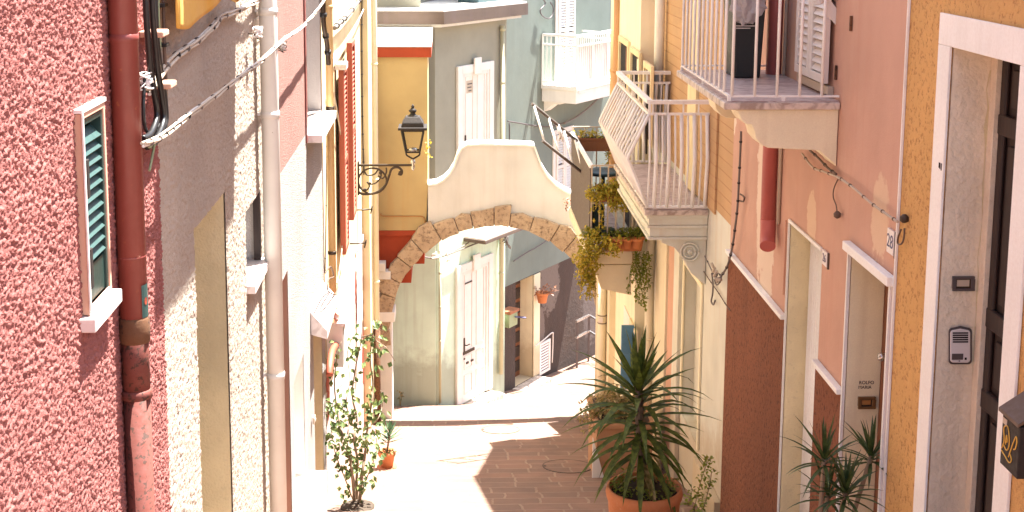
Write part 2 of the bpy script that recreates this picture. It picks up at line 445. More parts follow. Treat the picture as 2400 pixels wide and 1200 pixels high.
plaster('amber', (.455, .345, .165), .12, (.5, .27, .08), streak=.3)
plaster('brick_red', (.34, .05, .016), .2, (.22, .04, .02))
plaster('worn_pink_white', (.75, .64, .57), .2, (.55, .26, .20), streak=.5, damp=.55)
plaster('arch_cream', (.61, .60, .57), .09, (.40, .32, .25), streak=.25)
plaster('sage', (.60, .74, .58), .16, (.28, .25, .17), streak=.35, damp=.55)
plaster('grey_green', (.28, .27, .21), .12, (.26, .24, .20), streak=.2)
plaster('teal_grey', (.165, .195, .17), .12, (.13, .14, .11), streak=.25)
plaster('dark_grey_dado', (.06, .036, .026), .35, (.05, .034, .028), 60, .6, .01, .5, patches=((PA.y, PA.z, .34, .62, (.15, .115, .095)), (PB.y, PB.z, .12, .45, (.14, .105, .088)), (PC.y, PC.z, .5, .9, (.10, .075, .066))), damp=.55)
plaster('old_cornice', (.12, .085, .065), .3, (.13, .09, .08), streak=.9, spots=.5)
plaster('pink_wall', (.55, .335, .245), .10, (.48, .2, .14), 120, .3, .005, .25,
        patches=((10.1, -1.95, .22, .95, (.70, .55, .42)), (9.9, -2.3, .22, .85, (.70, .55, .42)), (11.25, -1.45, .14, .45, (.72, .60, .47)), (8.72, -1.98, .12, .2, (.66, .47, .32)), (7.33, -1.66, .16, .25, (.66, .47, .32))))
roughcast('brown_dado', (.27, .092, .040), (.05, .015, .006), 42, .6, .014, .9, .6, .8)
plaster('cream_wall', (.64, .64, .545), .12, (.55, .38, .20), 90, .25, .004, .35, damp=.55)
plaster('old_cream', (.74, .66, .47), .14, (.5, .33, .17), damp=.55)
plaster('tan_house', (.84, .78, .58), .08, (.5, .3, .14))
plaster('lilac_reveal', (.78, .69, .54), .2, (.36, .30, .24), 40, .7, .012, .3)
plaster('bracket_buff', (.85, .78, .55), .12, (.4, .26, .14), streak=.3)
plaster('white_surround', (.86, .87, .83), .08, (.5, .4, .33), 60, .3, .005, .2)
plaster('soil', (.06, .04, .025), .4)
siding('tile_siding', (.54, .335, .165), (.36, .16, .07), .105)
paint('pink_pipe', (.215, .05, .04), .45, 0, .25, (.28, .10, .05), 30, .08)
paint('rusty_pipe', (.15, .036, .024), .75, 0, .58, (.05, .018, .009), 46, .25)
paint('rust', (.13, .055, .022), .9, 0, .6, (.045, .02, .01), 30, .4)
paint('white_pipe', (.80, .79, .72), .5, 0, .08, (.35, .28, .22), 14, .04)
paint('yellow_pipe', (.74, .50, .22), .5, 0, .08)
paint('cream_pipe', (.74, .67, .49), .5, 0, .15, (.4, .28, .17), 12)
paint('orange_pipe', (.68, .38, .17), .5, 0, .1)
paint('sage_pipe', (.45, .43, .28), .5)
paint('red_pipe', (.50, .13, .11), .45, 0, .08)
paint('brick_paint', (.38, .085, .045), .55, 0, .12, (.2, .05, .03))
paint('white_metal', (.86, .85, .81), .45, 0, .16, (.42, .24, .13), 36)
paint('black_iron', (.026, .019, .016), .65, .2, .1, (.10, .06, .04))
paint('bronze_iron', (.07, .05, .035), .5, .6, .3, (.16, .10, .06))
paint('black_rubber', (.013, .012, .012), .42, 0, 0, var=.3)
paint('brown_cable', (.12, .075, .05), .6)
paint('white_cable', (.72, .66, .60), .5)
paint('grey_cable', (.16, .135, .12), .6)
paint('dark_green_shutter', (.018, .045, .038), .35)
paint('teal_green', (.03, .07, .062), .5)
paint('pale_green_box', (.30, .36, .20), .5)
paint('white_paint', (.77, .73, .68), .45, 0, .05)
paint('shutter_white', (.72, .67, .62), .5, 0, .1)
paint('shutter_dark', (.10, .085, .08), .7)
paint('terracotta', (.55, .20, .075), .8, 0, .2, (.60, .34, .19), 9, .15)
paint('dull_terracotta', (.34, .13, .06), .85, 0, .2, (.5, .3, .18), 9, .15)
paint('bin_black', (.012, .014, .015), .5)
paint('dark_interior', (.012, .010, .009), .9)
paint('silver', (.74, .70, .69), .35, .1)
paint('steel', (.55, .52, .5), .25, .9)
paint('dark_grey_metal', (.12, .10, .10), .5, .4)
paint('panel_grey', (.115, .088, .072), .7, 0, .3, (.07, .055, .046), 60)
paint('gold', (.72, .42, .07), .4, .3, bs=0)
paint('ink', (.02, .015, .02), .8, bs=0)
paint('number_ink', (.09, .085, .17), .6, bs=0)
paint('ceramic', (.78, .73, .72), .3)
paint('blue_paint', (.10, .24, .38), .5, 0, .15, (.2, .3, .36))
paint('blue_lid', (.03, .07, .085), .4)
paint('brass', (.24, .15, .07), .4, .6)
paint('amber_label', (.42, .20, .06), .6)
paint('cream_label', (.52, .43, .33), .6)
paint('yellow_cloth', (.66, .37, .07), .9, 0, 0, bs=.2)
paint('grey_plastic_bag', (.40, .36, .36), .35)
paint('white_linen', (.7, .66, .62), .9)
paint('manhole_iron', (.16, .125, .11), .7, .2, .3, (.25, .19, .16), 30, .3)
paint('silicone_line', (.05, .04, .035), .9)
paint('purple_pot', (.2, .05, .04), .6)
wood('dark_door', (.040, .021, .015), (.014, .008, .007))
wood('brown_door', (.24, .09, .035), (.12, .04, .018))
wood('bark', (.30, .22, .14), (.14, .09, .055))
wood('yucca_bark', (.16, .11, .07), (.07, .045, .03))
marble('marble_slab', (.64, .55, .47), (.34, .26, .21))
marble('white_sill', (.80, .74, .70), (.62, .54, .50))
marble('balcony_tile', (.56, .47, .44), (.36, .27, .25))
leafmat('yucca_leaf', (.04, .065, .006), (.11, .145, .018), .22, .65)
leafmat('dracaena_leaf', (.03, .055, .012), (.07, .11, .026), .15, .55)
leafmat('vine_leaf', (.06, .105, .03), (.20, .24, .07), .3)
leafmat('agave_leaf', (.035, .085, .04), (.09, .15, .07), .2)
leafmat('trailing_leaf', (.30, .29, .03), (.60, .43, .05), .3)
leafmat('green_trailing', (.13, .19, .026), (.28, .29, .04), .3)
leafmat('shrub_leaf', (.16, .15, .04), (.46, .34, .16), .3)
leafmat('dry_leaf', (.24, .10, .05), (.36, .17, .10), .2)
paint('planter_buff', (.40, .215, .11), .85, 0, .15, (.5, .33, .2), 9, .15)
stone('arch_stone', ((.52, .395, .265), (.40, .29, .19), (.19, .13, .085)))
glassmat('lamp_glass', (.97, .97, .95), .05); glassmat('window_glass', (.75, .8, .8), .5)
pavers('pavers')

# ---------------------------------------------------------------- sky, sun
w = bpy.data.worlds.new('World'); sc.world = w; w.use_nodes = True
nt = w.node_tree; sky = nt.nodes.new('ShaderNodeTexSky'); sky.sky_type = 'NISHITA'; sky.sun_disc = False
SUN_EL, SUN_AZ = R(70), R(50)
sky.sun_elevation = SUN_EL; sky.sun_rotation = SUN_AZ; sky.dust_density = 2.5; sky.ozone_density = .6
nt.links.new(sky.outputs[0], nt.nodes['Background'].inputs[0]); nt.nodes['Background'].inputs[1].default_value = .075
sl = bpy.data.lights.new('sun', 'SUN'); sl.energy = 5.0; sl.angle = R(.5); sl.color = (1, .98, .93)
so = bpy.data.objects.new('sun', sl); COL.objects.link(so)
sd = Vector((math.sin(SUN_AZ) * math.cos(SUN_EL), math.cos(SUN_AZ) * math.cos(SUN_EL), math.sin(SUN_EL)))
so.rotation_euler = sd.to_track_quat('Z', 'Y').to_euler()
sc.view_settings.view_transform = 'Standard'; sc.view_settings.look = 'None'; sc.view_settings.gamma = 1
sc.view_settings.exposure = 2.6

# ---------------------------------------------------------------- ground
g = MB(); ys = [-30 + 1.0 * i for i in range(24)] + [-6 + .5 * i for i in range(93)]; xs = [-14, -6, -3, -1, 1, 3, 6, 14]
V = [[g.bm.verts.new((x, y, gz(y))) for x in xs] for y in ys]
for a, b in zip(V, V[1:]):
    for i in range(len(xs) - 1): g.bm.faces.new((a[i], a[i + 1], b[i + 1], b[i]))
gr = g.build('street_paving', 'pavers', recalc=False); tag(gr, 'pinkish stone pavers sloping down through the alley', None, kind='structure')

def on_ground_disc(px, py, r, name, label, stretch=1.0, n=36):
    """round cover: iron rim with a paved inset, lying in the slope"""
    p = ground(px, py); t = thing(name, label, 'manhole cover', (p.x, p.y, p.z), 'manhole covers in the paving')
    sl_ = (gz(p.y + .3) - gz(p.y - .3)) / .6
    P = lambda rr, a, h: Vector((p.x + rr * math.cos(a), p.y + rr * math.sin(a) * stretch, p.z + rr * math.sin(a) * stretch * sl_ + h))
    A = [2 * math.pi * i / n for i in range(n)]
    rim = MB()
    for r0, r1 in ((r * .965, r), ):
        for i in range(n):
            a, b = A[i], A[(i + 1) % n]
            rim.poly([P(r0, a, .006), P(r1, a, .006), P(r1, b, .006), P(r0, b, .006)])
            rim.poly([P(r1, a, .006), P(r1, a, -.01), P(r1, b, -.01), P(r1, b, .006)])
    rim.build('rim', 'silicone_line', t)
    ins = MB(); ins.poly([P(r * .965, a, .004) for a in A]); ins.build('lid', 'pavers', t)
    for a in (.4, 1.7, 2.9):
        k = MB(); k.poly([P(.012, a + x, .007) + (P(r * .5, a, 0) - P(0, a, 0)) for x in (0, 2.1, 4.2)]); k.build('lifting_hole', 'black_iron', t)
    k = MB(); k.poly([P(r * .85, 3.05, .008), P(r * .95, 3.0, .008), P(r * .95, 3.25, .008), P(r * .85, 3.2, .008)])
    k.build('lifting_hole', 'black_iron', t)
on_ground_disc(1330, 1093, .28, 'manhole_cover', 'round paved manhole cover in the shaded paving near the big yucca', 1.7)
on_ground_disc(1173, 1007, .26, 'manhole_cover', 'sunlit round manhole cover in the middle of the bright paving', 1.7)
t = on_ground_disc
p = ground(988, 1007)
dr = MB().lathe((p.x, p.y, p.z - .003), [(.0, .0), (.09, .0), (.09, .008), (.07, .010), (.0, .010)], 20).build('drain_cap', 'manhole_iron')
tag(dr, 'small round drain cap in the sunlit paving near the white pier', 'drain cap')

# ================================================================= LEFT SIDE
Lu = lambda x, y=600, o=0: FL.u(x, y, o)
Lz = lambda x, y, o=0: FL.z(x, y, o)
L12 = Lu(372); L23 = Lu(648, 500); L34 = Lu(757, 400)

# ---- pink roughcast house
h1 = thing('pink_house', 'deep pink roughcast house with a small green shuttered window beside a pink drainpipe', 'house', (-1.15, 3, gz(3)))
o_ = .035
wa, wz1 = FL.hit(190, 268, o_); wb, _ = FL.hit(249, 218, o_); _, wz0 = FL.hit(196, 765, o_)
wb = FL.u(254, 450, o_)
fw = .020
hole = (wa + fw, wb - fw, wz0 + .01, wz1 - fw)
facade(FL, 2.2, L12, gz(4) - 2, 3.6, [hole], 'pink_roughcast', h1)
coat(FL, 2.25, L12, -3.2, .3, [hole], .0065, .0048, 'pink_roughcast', h1, .0105, .0165)
MB().fbox(FL, 2.1, L12 - .01, -3.6, .22, 3.605, 3.75).build('roof', 'dull_terracotta', h1)
wd = MB().frame(FL, wa, wb, wz0 + .012, wz1, fw, -.012, o_).build('window', 'salmon_reveal', h1, .003)
MB().fbox(FL, wa - .004, wb + .004, -.004, o_ + .004, wz1 + .002, wz1 + .014).build('window_head', 'white_sill', wd)
MB().fbox(FL, wa - .004, wa + .008, o_ + .001, o_ + .006, wz0 + .012, wz1).build('frame_edge', 'white_sill', wd)
MB().fbox(FL, wa - .03, wb + .03, -.01, .06, wz0 - .035, wz0 + .01).build('sill', 'white_sill', wd, .004)
# green louvred shutter, leaning in the opening
s_ = MB(); a, b, c, d = hole
s_.frame(FL, a + .002, b - .002, c + .004, d - .004, .018, -.01, .030)
shut = s_.build('shutter', 'dark_green_shutter', wd, .002)
s_ = MB(); nsl = 11; top = d - .07; bot = c + .17
for i in range(nsl):
    z = bot + (top - bot) * i / (nsl - 1)
    pts = [(-.008, z + .018), (-.004, z + .023), (.030, z - .012), (.026, z - .017)]
    s_.prism([FL.pt(a + .020, o, zz) for o, zz in pts], [FL.pt(b - .020, o, zz) for o, zz in pts])
s_.build('louvre', 'teal_green', shut)
MB().fbox(FL, a + .026, b - .026, .0, .022, c + .026, c + .14).build('panel', 'dark_green_shutter', shut)
MB().fbox(FL, a, b, -.5, -.03, c, d).build('dark_room', 'dark_interior', wd)
for y0, y1 in ((365, 455), (578, 672)):
    zt, zb = FL.z(203, y0, .02), FL.z(206, y1, .02)
    MB().fbox(FL, a - .002, a + .024, .031, .042, zb, zt).build('hinge', 'black_iron', shut, .002)

# ---- pink drainpipe with collars
p0 = FL.P(294, 0, .06); 
def pipe_at(fr, px, py, off): return fr.hit(px, py, off)[0]
u = FL.u(305, 500, .06); r = .048
X = -1.15 + .06
dp = thing('drainpipe', 'thick pink drainpipe with a rusty cast iron foot on the pink roughcast wall', 'drainpipe', (X, u, gz(u)))
zc = [FL.z(300, 80, .06), FL.z(310, 597, .06), FL.z(318, 755, .06), FL.z(322, 915, .06)]
MB().tube([(X, u, 3.4), (X, u, zc[2] + .005)], r, 20).build('pipe', 'pink_pipe', dp)
MB().tube([(X, u, zc[2] + .005), (X, u, zc[3])], r * .98, 20).build('cast_iron_foot', 'rusty_pipe', dp, label='heavily rusted length of pipe')
MB().tube([(X, u, zc[3]), (X, u, gz(u) - .1)], r * .98, 20).build('foot_pipe', 'rusty_pipe', dp)
for z, mname, hh, rr in ((zc[0], 'pink_pipe', .02, 1.06), (zc[1], 'pink_pipe', .006, 1.02), (zc[2], 'rust', .065, 1.12), (zc[3], 'rusty_pipe', .022, 1.14)):
    MB().lathe((X, u, z), [(r * .9, -hh), (r * rr * .97, -hh * .96), (r * rr, -hh * .3), (r * rr * .97, hh * .3), (r * .95, hh * .5)], 22).build('collar', mname, dp)
st = MB(); A0 = R(-35); 
zs0, zs1 = FL.z(345, 735, .1), FL.z(340, 662, .1)
for i in range(4):
    a, b = R(-42 + 13 * i), R(-42 + 13 * (i + 1))
    st.poly([(X + (r + .001) * math.cos(q), u + (r + .001) * math.sin(q), z) for q, z in ((a, zs0), (b, zs0), (b, zs1), (a, zs1))])
stk = st.build('sticker', 'teal_green', dp)
q0 = R(-20); zm = (zs0 + zs1) / 2
st = MB(); st.poly([(X + (r + .002) * math.cos(q0 + .16 * math.cos(k)), u + (r + .002) * math.sin(q0 + .16 * math.cos(k)), zm + .014 * math.sin(k)) for k in [2 * math.pi * i / 16 for i in range(16)]])
st.build('sticker_mark', 'brick_red', stk)

# ---- black cable bundle at the corner of the pink house
cb = thing('cable_bundle', 'thick bundle of black cables strapped at the corner of the pink and white houses', 'cables', tuple(FL.P(370, 200, .06)))
paths = [[(348, -60), (352, 60), (362, 150), (372, 215), (378, 275), (362, 322), (338, 335)],
         [(362, -60), (366, 70), (376, 160), (386, 230), (388, 285), (370, 328), (345, 345)],
         [(340, -60), (343, 40), (352, 150), (362, 220), (368, 270), (354, 312), (334, 325)],
         [(354, -60), (359, 50), (369, 155), (379, 225), (384, 280), (366, 325), (340, 340)]]
for i, pth in enumerate(paths):
    MB().tube(smooth_path([FL.P(x, y, .03 + .018 * i) for x, y in pth], 5), .0115, 9).build('cable', 'black_rubber', cb)
MB().tube(smooth_path([FL.P(x, y, .05) for x, y in [(381, -60), (384, 40), (385, 110), (389, 190), (390, 240)]], 5), .007, 8).build('cable', 'brown_cable', cb)
MB().tube(smooth_path([FL.P(x, y, .05) for x, y in [(374, -60), (372, 30), (376, 100), (374, 180)]], 5), .0035, 7).build('cable', 'pale_green_box', cb)
MB().tube(smooth_path([FL.P(x, y, .06) for x, y in [(335, 320), (350, 345), (362, 330), (358, 360), (350, 400)]], 5), .005, 7).build('cable', 'pale_green_box', cb)
MB().tube(smooth_path([FL.P(x, y, .05) for x, y in [(340, 170), (336, 250), (340, 300), (356, 318)]], 5), .007, 7).build('cable', 'black_rubber', cb)
for (x, y) in ((358, 78), (377, 198)):
    pp = FL.P(x + 2, y, .058); MB().fbox(FL, pp.y - .055, pp.y + .055, .015, .105, pp.z - .012, pp.z + .012).build('strap', 'salmon_reveal', cb, .006)
for (x, y) in ((383, 12), (387, 105)):
    pp = FL.P(x, y, .05); MB().fbox(FL, pp.y - .03, pp.y + .03, .01, .062, pp.z - .007, pp.z + .007).build('clip', 'black_rubber', cb, .003)

# insulator roses where the twisted cables are tied
def insulator(x, y, label, off=.05):
    p = FL.P(x, y, off); t = thing('insulator', label, 'insulator', tuple(p), 'porcelain insulators tying the cables')
    MB().lathe((p.x, p.y, p.z - .03), [(.008, 0), (.022, .006), (.014, .016), (.026, .026), (.014, .038), (.02, .05), (.006, .058)], 14).build('porcelain', 'ceramic', t)
    MB().tube([p + Vector((-.055, 0, -.01)), p + Vector((-.02, 0, -.012)), p + Vector((.0, -.02, -.035)), p + Vector((.01, 0, -.04))], .004, 7).build('hook', 'bronze_iron', t)
    w_ = MB()
    for k in range(6):
        v = [p + Vector((.022 * math.cos(q + k), .05 * math.sin(q * 1.3 + k), .03 * math.sin(q * .7 + k * 2))) for q in [i * .55 for i in range(9)]]
        w_.tube(v, .0028, 6)
    w_.build('tie_wire', 'white_cable' if random.random() < .6 else 'brown_cable', t)
insulator(341, 190, 'white insulator tangle beside the black cable bundle')
insulator(604, 75, 'white insulator on the wall plate under the upper cable', .07)
insulator(662, 108, 'white loop of insulator hanging from the lower cable near the white pipe', .09)

def twisted(pth, label, name='twisted_cable', rads=.009, cols=('white_cable', 'cream_label', 'cream_label'), fr=FL, off=.05, dark=(), k=5):
    pts = smooth_path([fr.P(x, y, off) for x, y in pth], k)
    t = thing(name, label, 'cable', tuple(pts[0]), 'twisted cables strung along the left walls' if fr is FL else None)
    acc = [0]
    for a, b in zip(pts, pts[1:]): acc.append(acc[-1] + (b - a).length)
    for s_, mn in enumerate(cols):
        q = []
        for i, p in enumerate(pts):
            d = (pts[min(i + 1, len(pts) - 1)] - pts[max(i - 1, 0)]).normalized(); x = d.cross(Vector((1, 0, 0))).normalized(); y = d.cross(x)
            an = .9 * math.sin(acc[i] * 2.3) + .35 * mnoise.noise(Vector((acc[i] * 6, s_, 0))) + acc[i] * 1.2 + s_ * 2 * math.pi / len(cols); rj = rads * (.75 + .5 * mnoise.noise(Vector((acc[i] * 5, 3.3, s_))))
            q.append(p + (x * math.cos(an) + y * math.sin(an)) * rj)
        MB().tube(q, rads * .55, 7).build('strand', mn, t)
    n = max(3, int(acc[-1] / .33))
    for j in range(1, n):
        i = int(j * (len(pts) - 1) / n); d = (pts[i + 1] - pts[i]).normalized()
        MB().tube([pts[i] - d * .006, pts[i] + d * .006], rads * 1.35, 9).build('tie', 'grey_cable' if j % 3 else 'black_rubber', t)
    return t
twisted([(350, 215), (375, 178), (402, 140), (430, 118), (462, 96), (500, 62), (516, 42), (545, 30), (585, 12), (640, -22)], 'upper twisted cable running from the black bundle past the yellow cloth', rads=.013, k=9)
twisted([(336, 338), (372, 325), (402, 302), (440, 272), (500, 228), (560, 182), (615, 140), (665, 92), (700, 70), (735, 34), (757, 6), (775, -25)], 'lower twisted cable sloping across the white wall and the white pipe', off=.14, k=10, rads=.010)

# ---- white roughcast house
h2 = thing('white_house', 'white roughcast house with a deep tan doorway and a tiny window', 'house', (-1.15, 7.3, gz(7.3)))
ha = FL.u(458, 760); hb = FL.u(533, 760); hz = FL.z(494, 484)
hD = (ha, hb, gz(6.6) - .2, hz)
wa2, wb2 = FL.u(573, 560), FL.u(608, 560); wt, wb_ = FL.z(590, 470), FL.z(590, 640)
hW = (wa2, wb2, wb_, wt)
facade(FL, L12, L23, gz(7) - 2, 3.2, [hD, hW], 'white_roughcast', h2)
coat(FL, L12 + .002, L23, -5.2, .1, [hD, hW], .011, .0075, 'white_roughcast', h2, .012, .0115)
MB().fbox(FL, L12 + .01, L23 - .01, -3.6, .2, 3.205, 3.35).build('roof', 'dull_terracotta', h2)
jamb(FL, hD, .62, 'tan_reveal', h2)
dd = MB().fbox(FL, ha, hb, -.66, -.61, hD[2], hz).build('door', 'brown_door', h2)
jb = jamb(FL, hW, .22, 'grey_white_reveal', h2, 'window')
MB().fbox(FL, wa2 + .004, wb2 - .004, -.2, -.17, wb_ + .002, wt - .002).build('pane', 'shutter_dark', jb)
MB().fbox(FL, wb2 - .05, wb2 + .004, -.028, .012, wb_ + .003, wt - .004).build('frame', 'dark_door', jb)
MB().fbox(FL, wa2 - .03, wb2 + .03, -.02, .06, wb_ - .05, wb_ - .001).build('sill', 'white_sill', jb, .004)
# balcony overhead (above the frame) whose slab shades the wall
bal = MB().fbox(FL, 5.75, 7.75, .004, .72, .92, 1.04).build('balcony', 'white_plaster', h2, .01)
rl = MB(); 
for i in range(15): u_ = 5.8 + i * .136; rl.bar(FL.pt(u_, .68, 1.04), FL.pt(u_, .68, 1.94), .014)
rl.bar(FL.pt(5.78, .68, 1.94), FL.pt(7.72, .68, 1.94), .035)
rl.build('railing', 'white_metal', bal)
# plate with bracket below the cable
pl = thing('cable_bracket', 'small rusty metal bracket plate on the white wall beside the white pipe', 'bracket', tuple(FL.P(598, 75, .0)))
a = FL.hit(590, 45); b = FL.hit(612, 90)
MB().fbox(FL, a[0], b[0], .002, .014, b[1], a[1]).build('plate', 'cream_label', pl, .003)
MB().tube([FL.pt(b[0] - .02, .014, b[1] + .02), FL.pt(b[0] - .02, .09, b[1] + .01), FL.pt(b[0] - .02, .1, b[1] - .05)], .006, 7).build('hook', 'white_metal', pl)

# yellow cloth hanging from a line above
ycl = thing('yellow_cloth', 'yellow cloth hanging down at the top of the picture before the white wall', 'cloth', tuple(FL.P(470, 0, .1)))
g = MB(); nU, nV = 18, 16; GV = []
for i in range(nU + 1):
    tt = i / nU; px = 413 + 105 * tt
    low = 66 - 66 * max(0, (tt - .28) / .72) ** 1.15 + 3 * math.sin(tt * 9)
    rowv = []
    for j in range(nV + 1):
        py = low + (-150 - low) * j / nV
        o = .10 + .010 * math.sin(tt * 7 + j * .25) + .006 * math.sin(tt * 17)
        rowv.append(g.bm.verts.new(FL.P(px, py, o)))
    GV.append(rowv)
for a, b in zip(GV, GV[1:]):
    for j in range(nV): g.bm.faces.new((a[j], b[j], b[j + 1], a[j + 1])).smooth = True
co = g.build('cloth', 'yellow_cloth', ycl, recalc=False); sm = co.modifiers.new('thick', 'SOLIDIFY'); sm.thickness = .004
g = MB(); q = [FL.P(540 + 22 * i / 8, -40, .12) for i in range(9)]
lo = [FL.P(540 + 22 * i / 8, 6 - abs(i - 4) * 1.5, .12 + .01 * math.sin(i)) for i in range(9)]
for i in range(8): g.poly([q[i], q[i + 1], lo[i + 1], lo[i]])
co = g.build('cloth_corner', 'yellow_cloth', ycl, recalc=False); sm = co.modifiers.new('thick', 'SOLIDIFY'); sm.thickness = .004
ua, ub = FL.u(400, -150, .10), FL.u(600, -150, .10)
MB().tube([FL.pt(ua, .10, FL.z(413, -150, .10) + .01), FL.pt(ub + .3, .10, FL.z(413, -150, .10) + .01)], .004, 7).build('line', 'white_cable', ycl)

# ---- white drainpipe
X = -1.15 + .085; u = FL.u(638, 500, .085); r = .053
dp = thing('drainpipe', 'off white plastic drainpipe between the white and the salmon walls', 'drainpipe', (X, u, gz(u)))
MB().tube([(X, u, 3.2), (X, u, gz(u) - .05)], r, 22).build('pipe', 'white_pipe', dp)
for y in (18, 260, 898):
    z = FL.z(638, y, .085)
    MB().lathe((X, u, z), [(r * .95, -.03), (r * 1.07, -.028), (r * 1.08, .012), (r * .95, .016)], 24).build('collar', 'white_pipe', dp)
    MB().fbox(FL, u - .012, u + .012, -.01, .04, z - .012, z + .004).build('bracket', 'white_metal', dp)

# ---- salmon and white house
h3 = thing('salmon_house', 'narrow house with salmon upper wall and white rendered lower wall', 'house', (-1.15, 10.5, gz(10.5)))
zb = FL.z(712, 322)
d1 = (FL.u(645, 900), FL.u(679, 900), gz(9.4) - .3, FL.z(664, 655))
d2 = (FL.u(690, 1000), FL.u(714, 1000), FL.z(704, 1160), FL.z(702, 857))
d3 = (FL.u(736, 900), FL.u(757, 900) - .02, gz(12) - .3, FL.z(745, 738))
wU = (FL.u(716, 150), FL.u(752, 150), FL.z(733, 292), 1.1)
g1 = facade(FL, L23, L34, zb, 3.0, [wU], 'salmon_roughcast', h3)
g2 = facade(FL, L23, L34, gz(11) - 2, zb, [d1, d2, d3], 'pale_roughcast', h3, name='lower_wall')
MB().fbox(FL, L23 + .01, L34 - .01, -3.6, .2, 3.005, 3.15).build('roof', 'dull_terracotta', h3)
for h_, mt, dn in ((d1, 'salmon_reveal', 'brown_door'), (d2, 'white_plaster', 'white_paint'), (d3, 'tan_reveal', 'brown_door')):
    j_ = jamb(FL, h_, .45, mt, h3)
    MB().fbox(FL, h_[0], h_[1], -.49, -.44, h_[2], h_[3]).build('door', dn, h3)
MB().fbox(FL, d2[0] - .1, d2[1] + .1, .0, .16, d2[2] - .5, d2[2] - .004).build('doorstep', 'white_sill', h3, .006)
jw = jamb(FL, wU, .5, 'grey_white_reveal', h3, 'window')
MB().fbox(FL, wU[0], wU[1], -.54, -.49, wU[2], wU[3]).build('pane', 'shutter_dark', jw)
MB().fbox(FL, wU[0] - .03, wU[1] + .05, -.02, .13, wU[2] - .07, wU[2] - .002).build('sill', 'white_sill', jw, .005)
MB().fbox(FL, wU[0] - .10, wU[0] - .012, .003, .012, wU[2] - .06, wU[3]).build('trim', 'pink_pipe', jw)
hu0, hz1 = FL.hit(727, 762, .03); hu1, hz2 = FL.hit(757, 655, .03)
hd = MB()
hd.prism([FL.pt(d3[0] - .22, .003, d3[3] + .02), FL.pt(d3[0] - .22, .14, d3[3] - .02), FL.pt(d3[0] - .22, .14, d3[3] + .06), FL.pt(d3[0] - .22, .003, d3[3] + .22)],
         [FL.pt(d3[1] + .015, .003, d3[3] + .02), FL.pt(d3[1] + .015, .14, d3[3] - .02), FL.pt(d3[1] + .015, .14, d3[3] + .06), FL.pt(d3[1] + .015, .003, d3[3] + .22)])
hd.build('door_hood', 'white_sill', h3, .005)

# ---- yellow house on the left
h4 = thing('yellow_house', 'pale yellow house on the left with dark red shutters and a street lamp', 'house', (-1.15, 15.6, gz(15.6)))
zb4 = FL.z(817, 660)
facade(FL, L34, 18.98, zb4, 2.6, [], 'cream_yellow', h4)
facade(FL, L34, 18.98, gz(16) - 2, zb4 - .001, [], 'worn_pink_white', h4, name='lower_wall')
MB().fbox(FL, L34 + .01, 18.97, -3.6, .2, 2.605, 2.75).build('roof', 'dull_terracotta', h4)
MB().fbox(FL, L34 + .6, 18.5, .001, .022, zb4 - .1, zb4 - .03).build('string_course', 'worn_pink_white', h4, .006)
MB().fbox(FL, 17.9, 18.96, .002, .10, gz(18.5) - .3, 2.6).build('pilaster', 'cream_yellow', h4)
rd = random.Random(4)
for (x0, x1, y0, y1) in ((846, 858, 640, 1040), (832, 837, 590, 760), (761, 770, 790, 1000)):       # ragged red patches
    uu0, uu1 = FL.u(x0, 700, .004), FL.u(x1, 700, .004); z1, z0 = FL.z((x0 + x1) / 2, y0, .004), FL.z((x0 + x1) / 2, y1, .004); n = 26
    L_ = []; R_ = []
    for i in range(n + 1):
        tt = i / n; L_.append(uu0 + (uu1 - uu0) * (.25 * rd.random() + .2 * math.sin(tt * 9) + .15)); R_.append(uu1 - (uu1 - uu0) * .35 * rd.random())
    g = MB()
    for i in range(n):
        za, zc_ = z0 + (z1 - z0) * i / n, z0 + (z1 - z0) * (i + 1) / n
        g.poly([FL.pt(L_[i], .004, za), FL.pt(R_[i], .004, za), FL.pt(R_[i + 1], .004, zc_), FL.pt(L_[i + 1], .004, zc_)])
    g.build('red_patch', 'brick_red', h4)
def shutter_leaf(u0, u1, zt, zb_, o0, o1, parent, mat, dark, name='shutter', fr=FL, mid=True):
    s_ = MB().frame(fr, u0, u1, zb_, zt, .055, o0, o1)
    if mid: s_.fbox(fr, u0 + .055, u1 - .055, o0, o1, (zt + zb_) / 2 - .03, (zt + zb_) / 2 + .03)
    s_ = s_.build(name, mat, parent, .003)
    l_ = MB(); n = int((zt - zb_ - .12) / .05)
    for i in range(n):
        z = zb_ + .075 + i * .05
        if mid and abs(z - (zt + zb_) / 2) < .05: continue
        pts = [(o0 + .004, z + .024), (o0 + .008, z + .028), (o1 - .004, z - .008), (o1 - .008, z - .012)]
        l_.prism([fr.pt(u0 + .056, o, zz) for o, zz in pts], [fr.pt(u1 - .056, o, zz) for o, zz in pts])
    l_.build('louvre', mat, s_)
    MB().fbox(fr, u0 + .054, u1 - .054, o0 + .001, o0 + .003, zb_ + .05, zt - .05).build('backing', dark, s_)
    return s_
ua = FL.u(808, 360, .09)
shutter_leaf(ua, ua + .5, FL.z(815, 150, .09), FL.z(815, 584, .09), .035, .09, h4, 'brick_paint', 'shutter_dark')
ub = FL.u(826, 300, .11)
shutter_leaf(ub, ub + .5, FL.z(830, 92, .11), FL.z(830, 512, .11), .055, .115, h4, 'brick_paint', 'shutter_dark')
zz = FL.z(815, 150, .09); MB().fbox(FL, ua - .06, ua + .2, .003, .12, zz + .005, zz + .07).build('shutter_cap', 'white_sill', h4, .005)
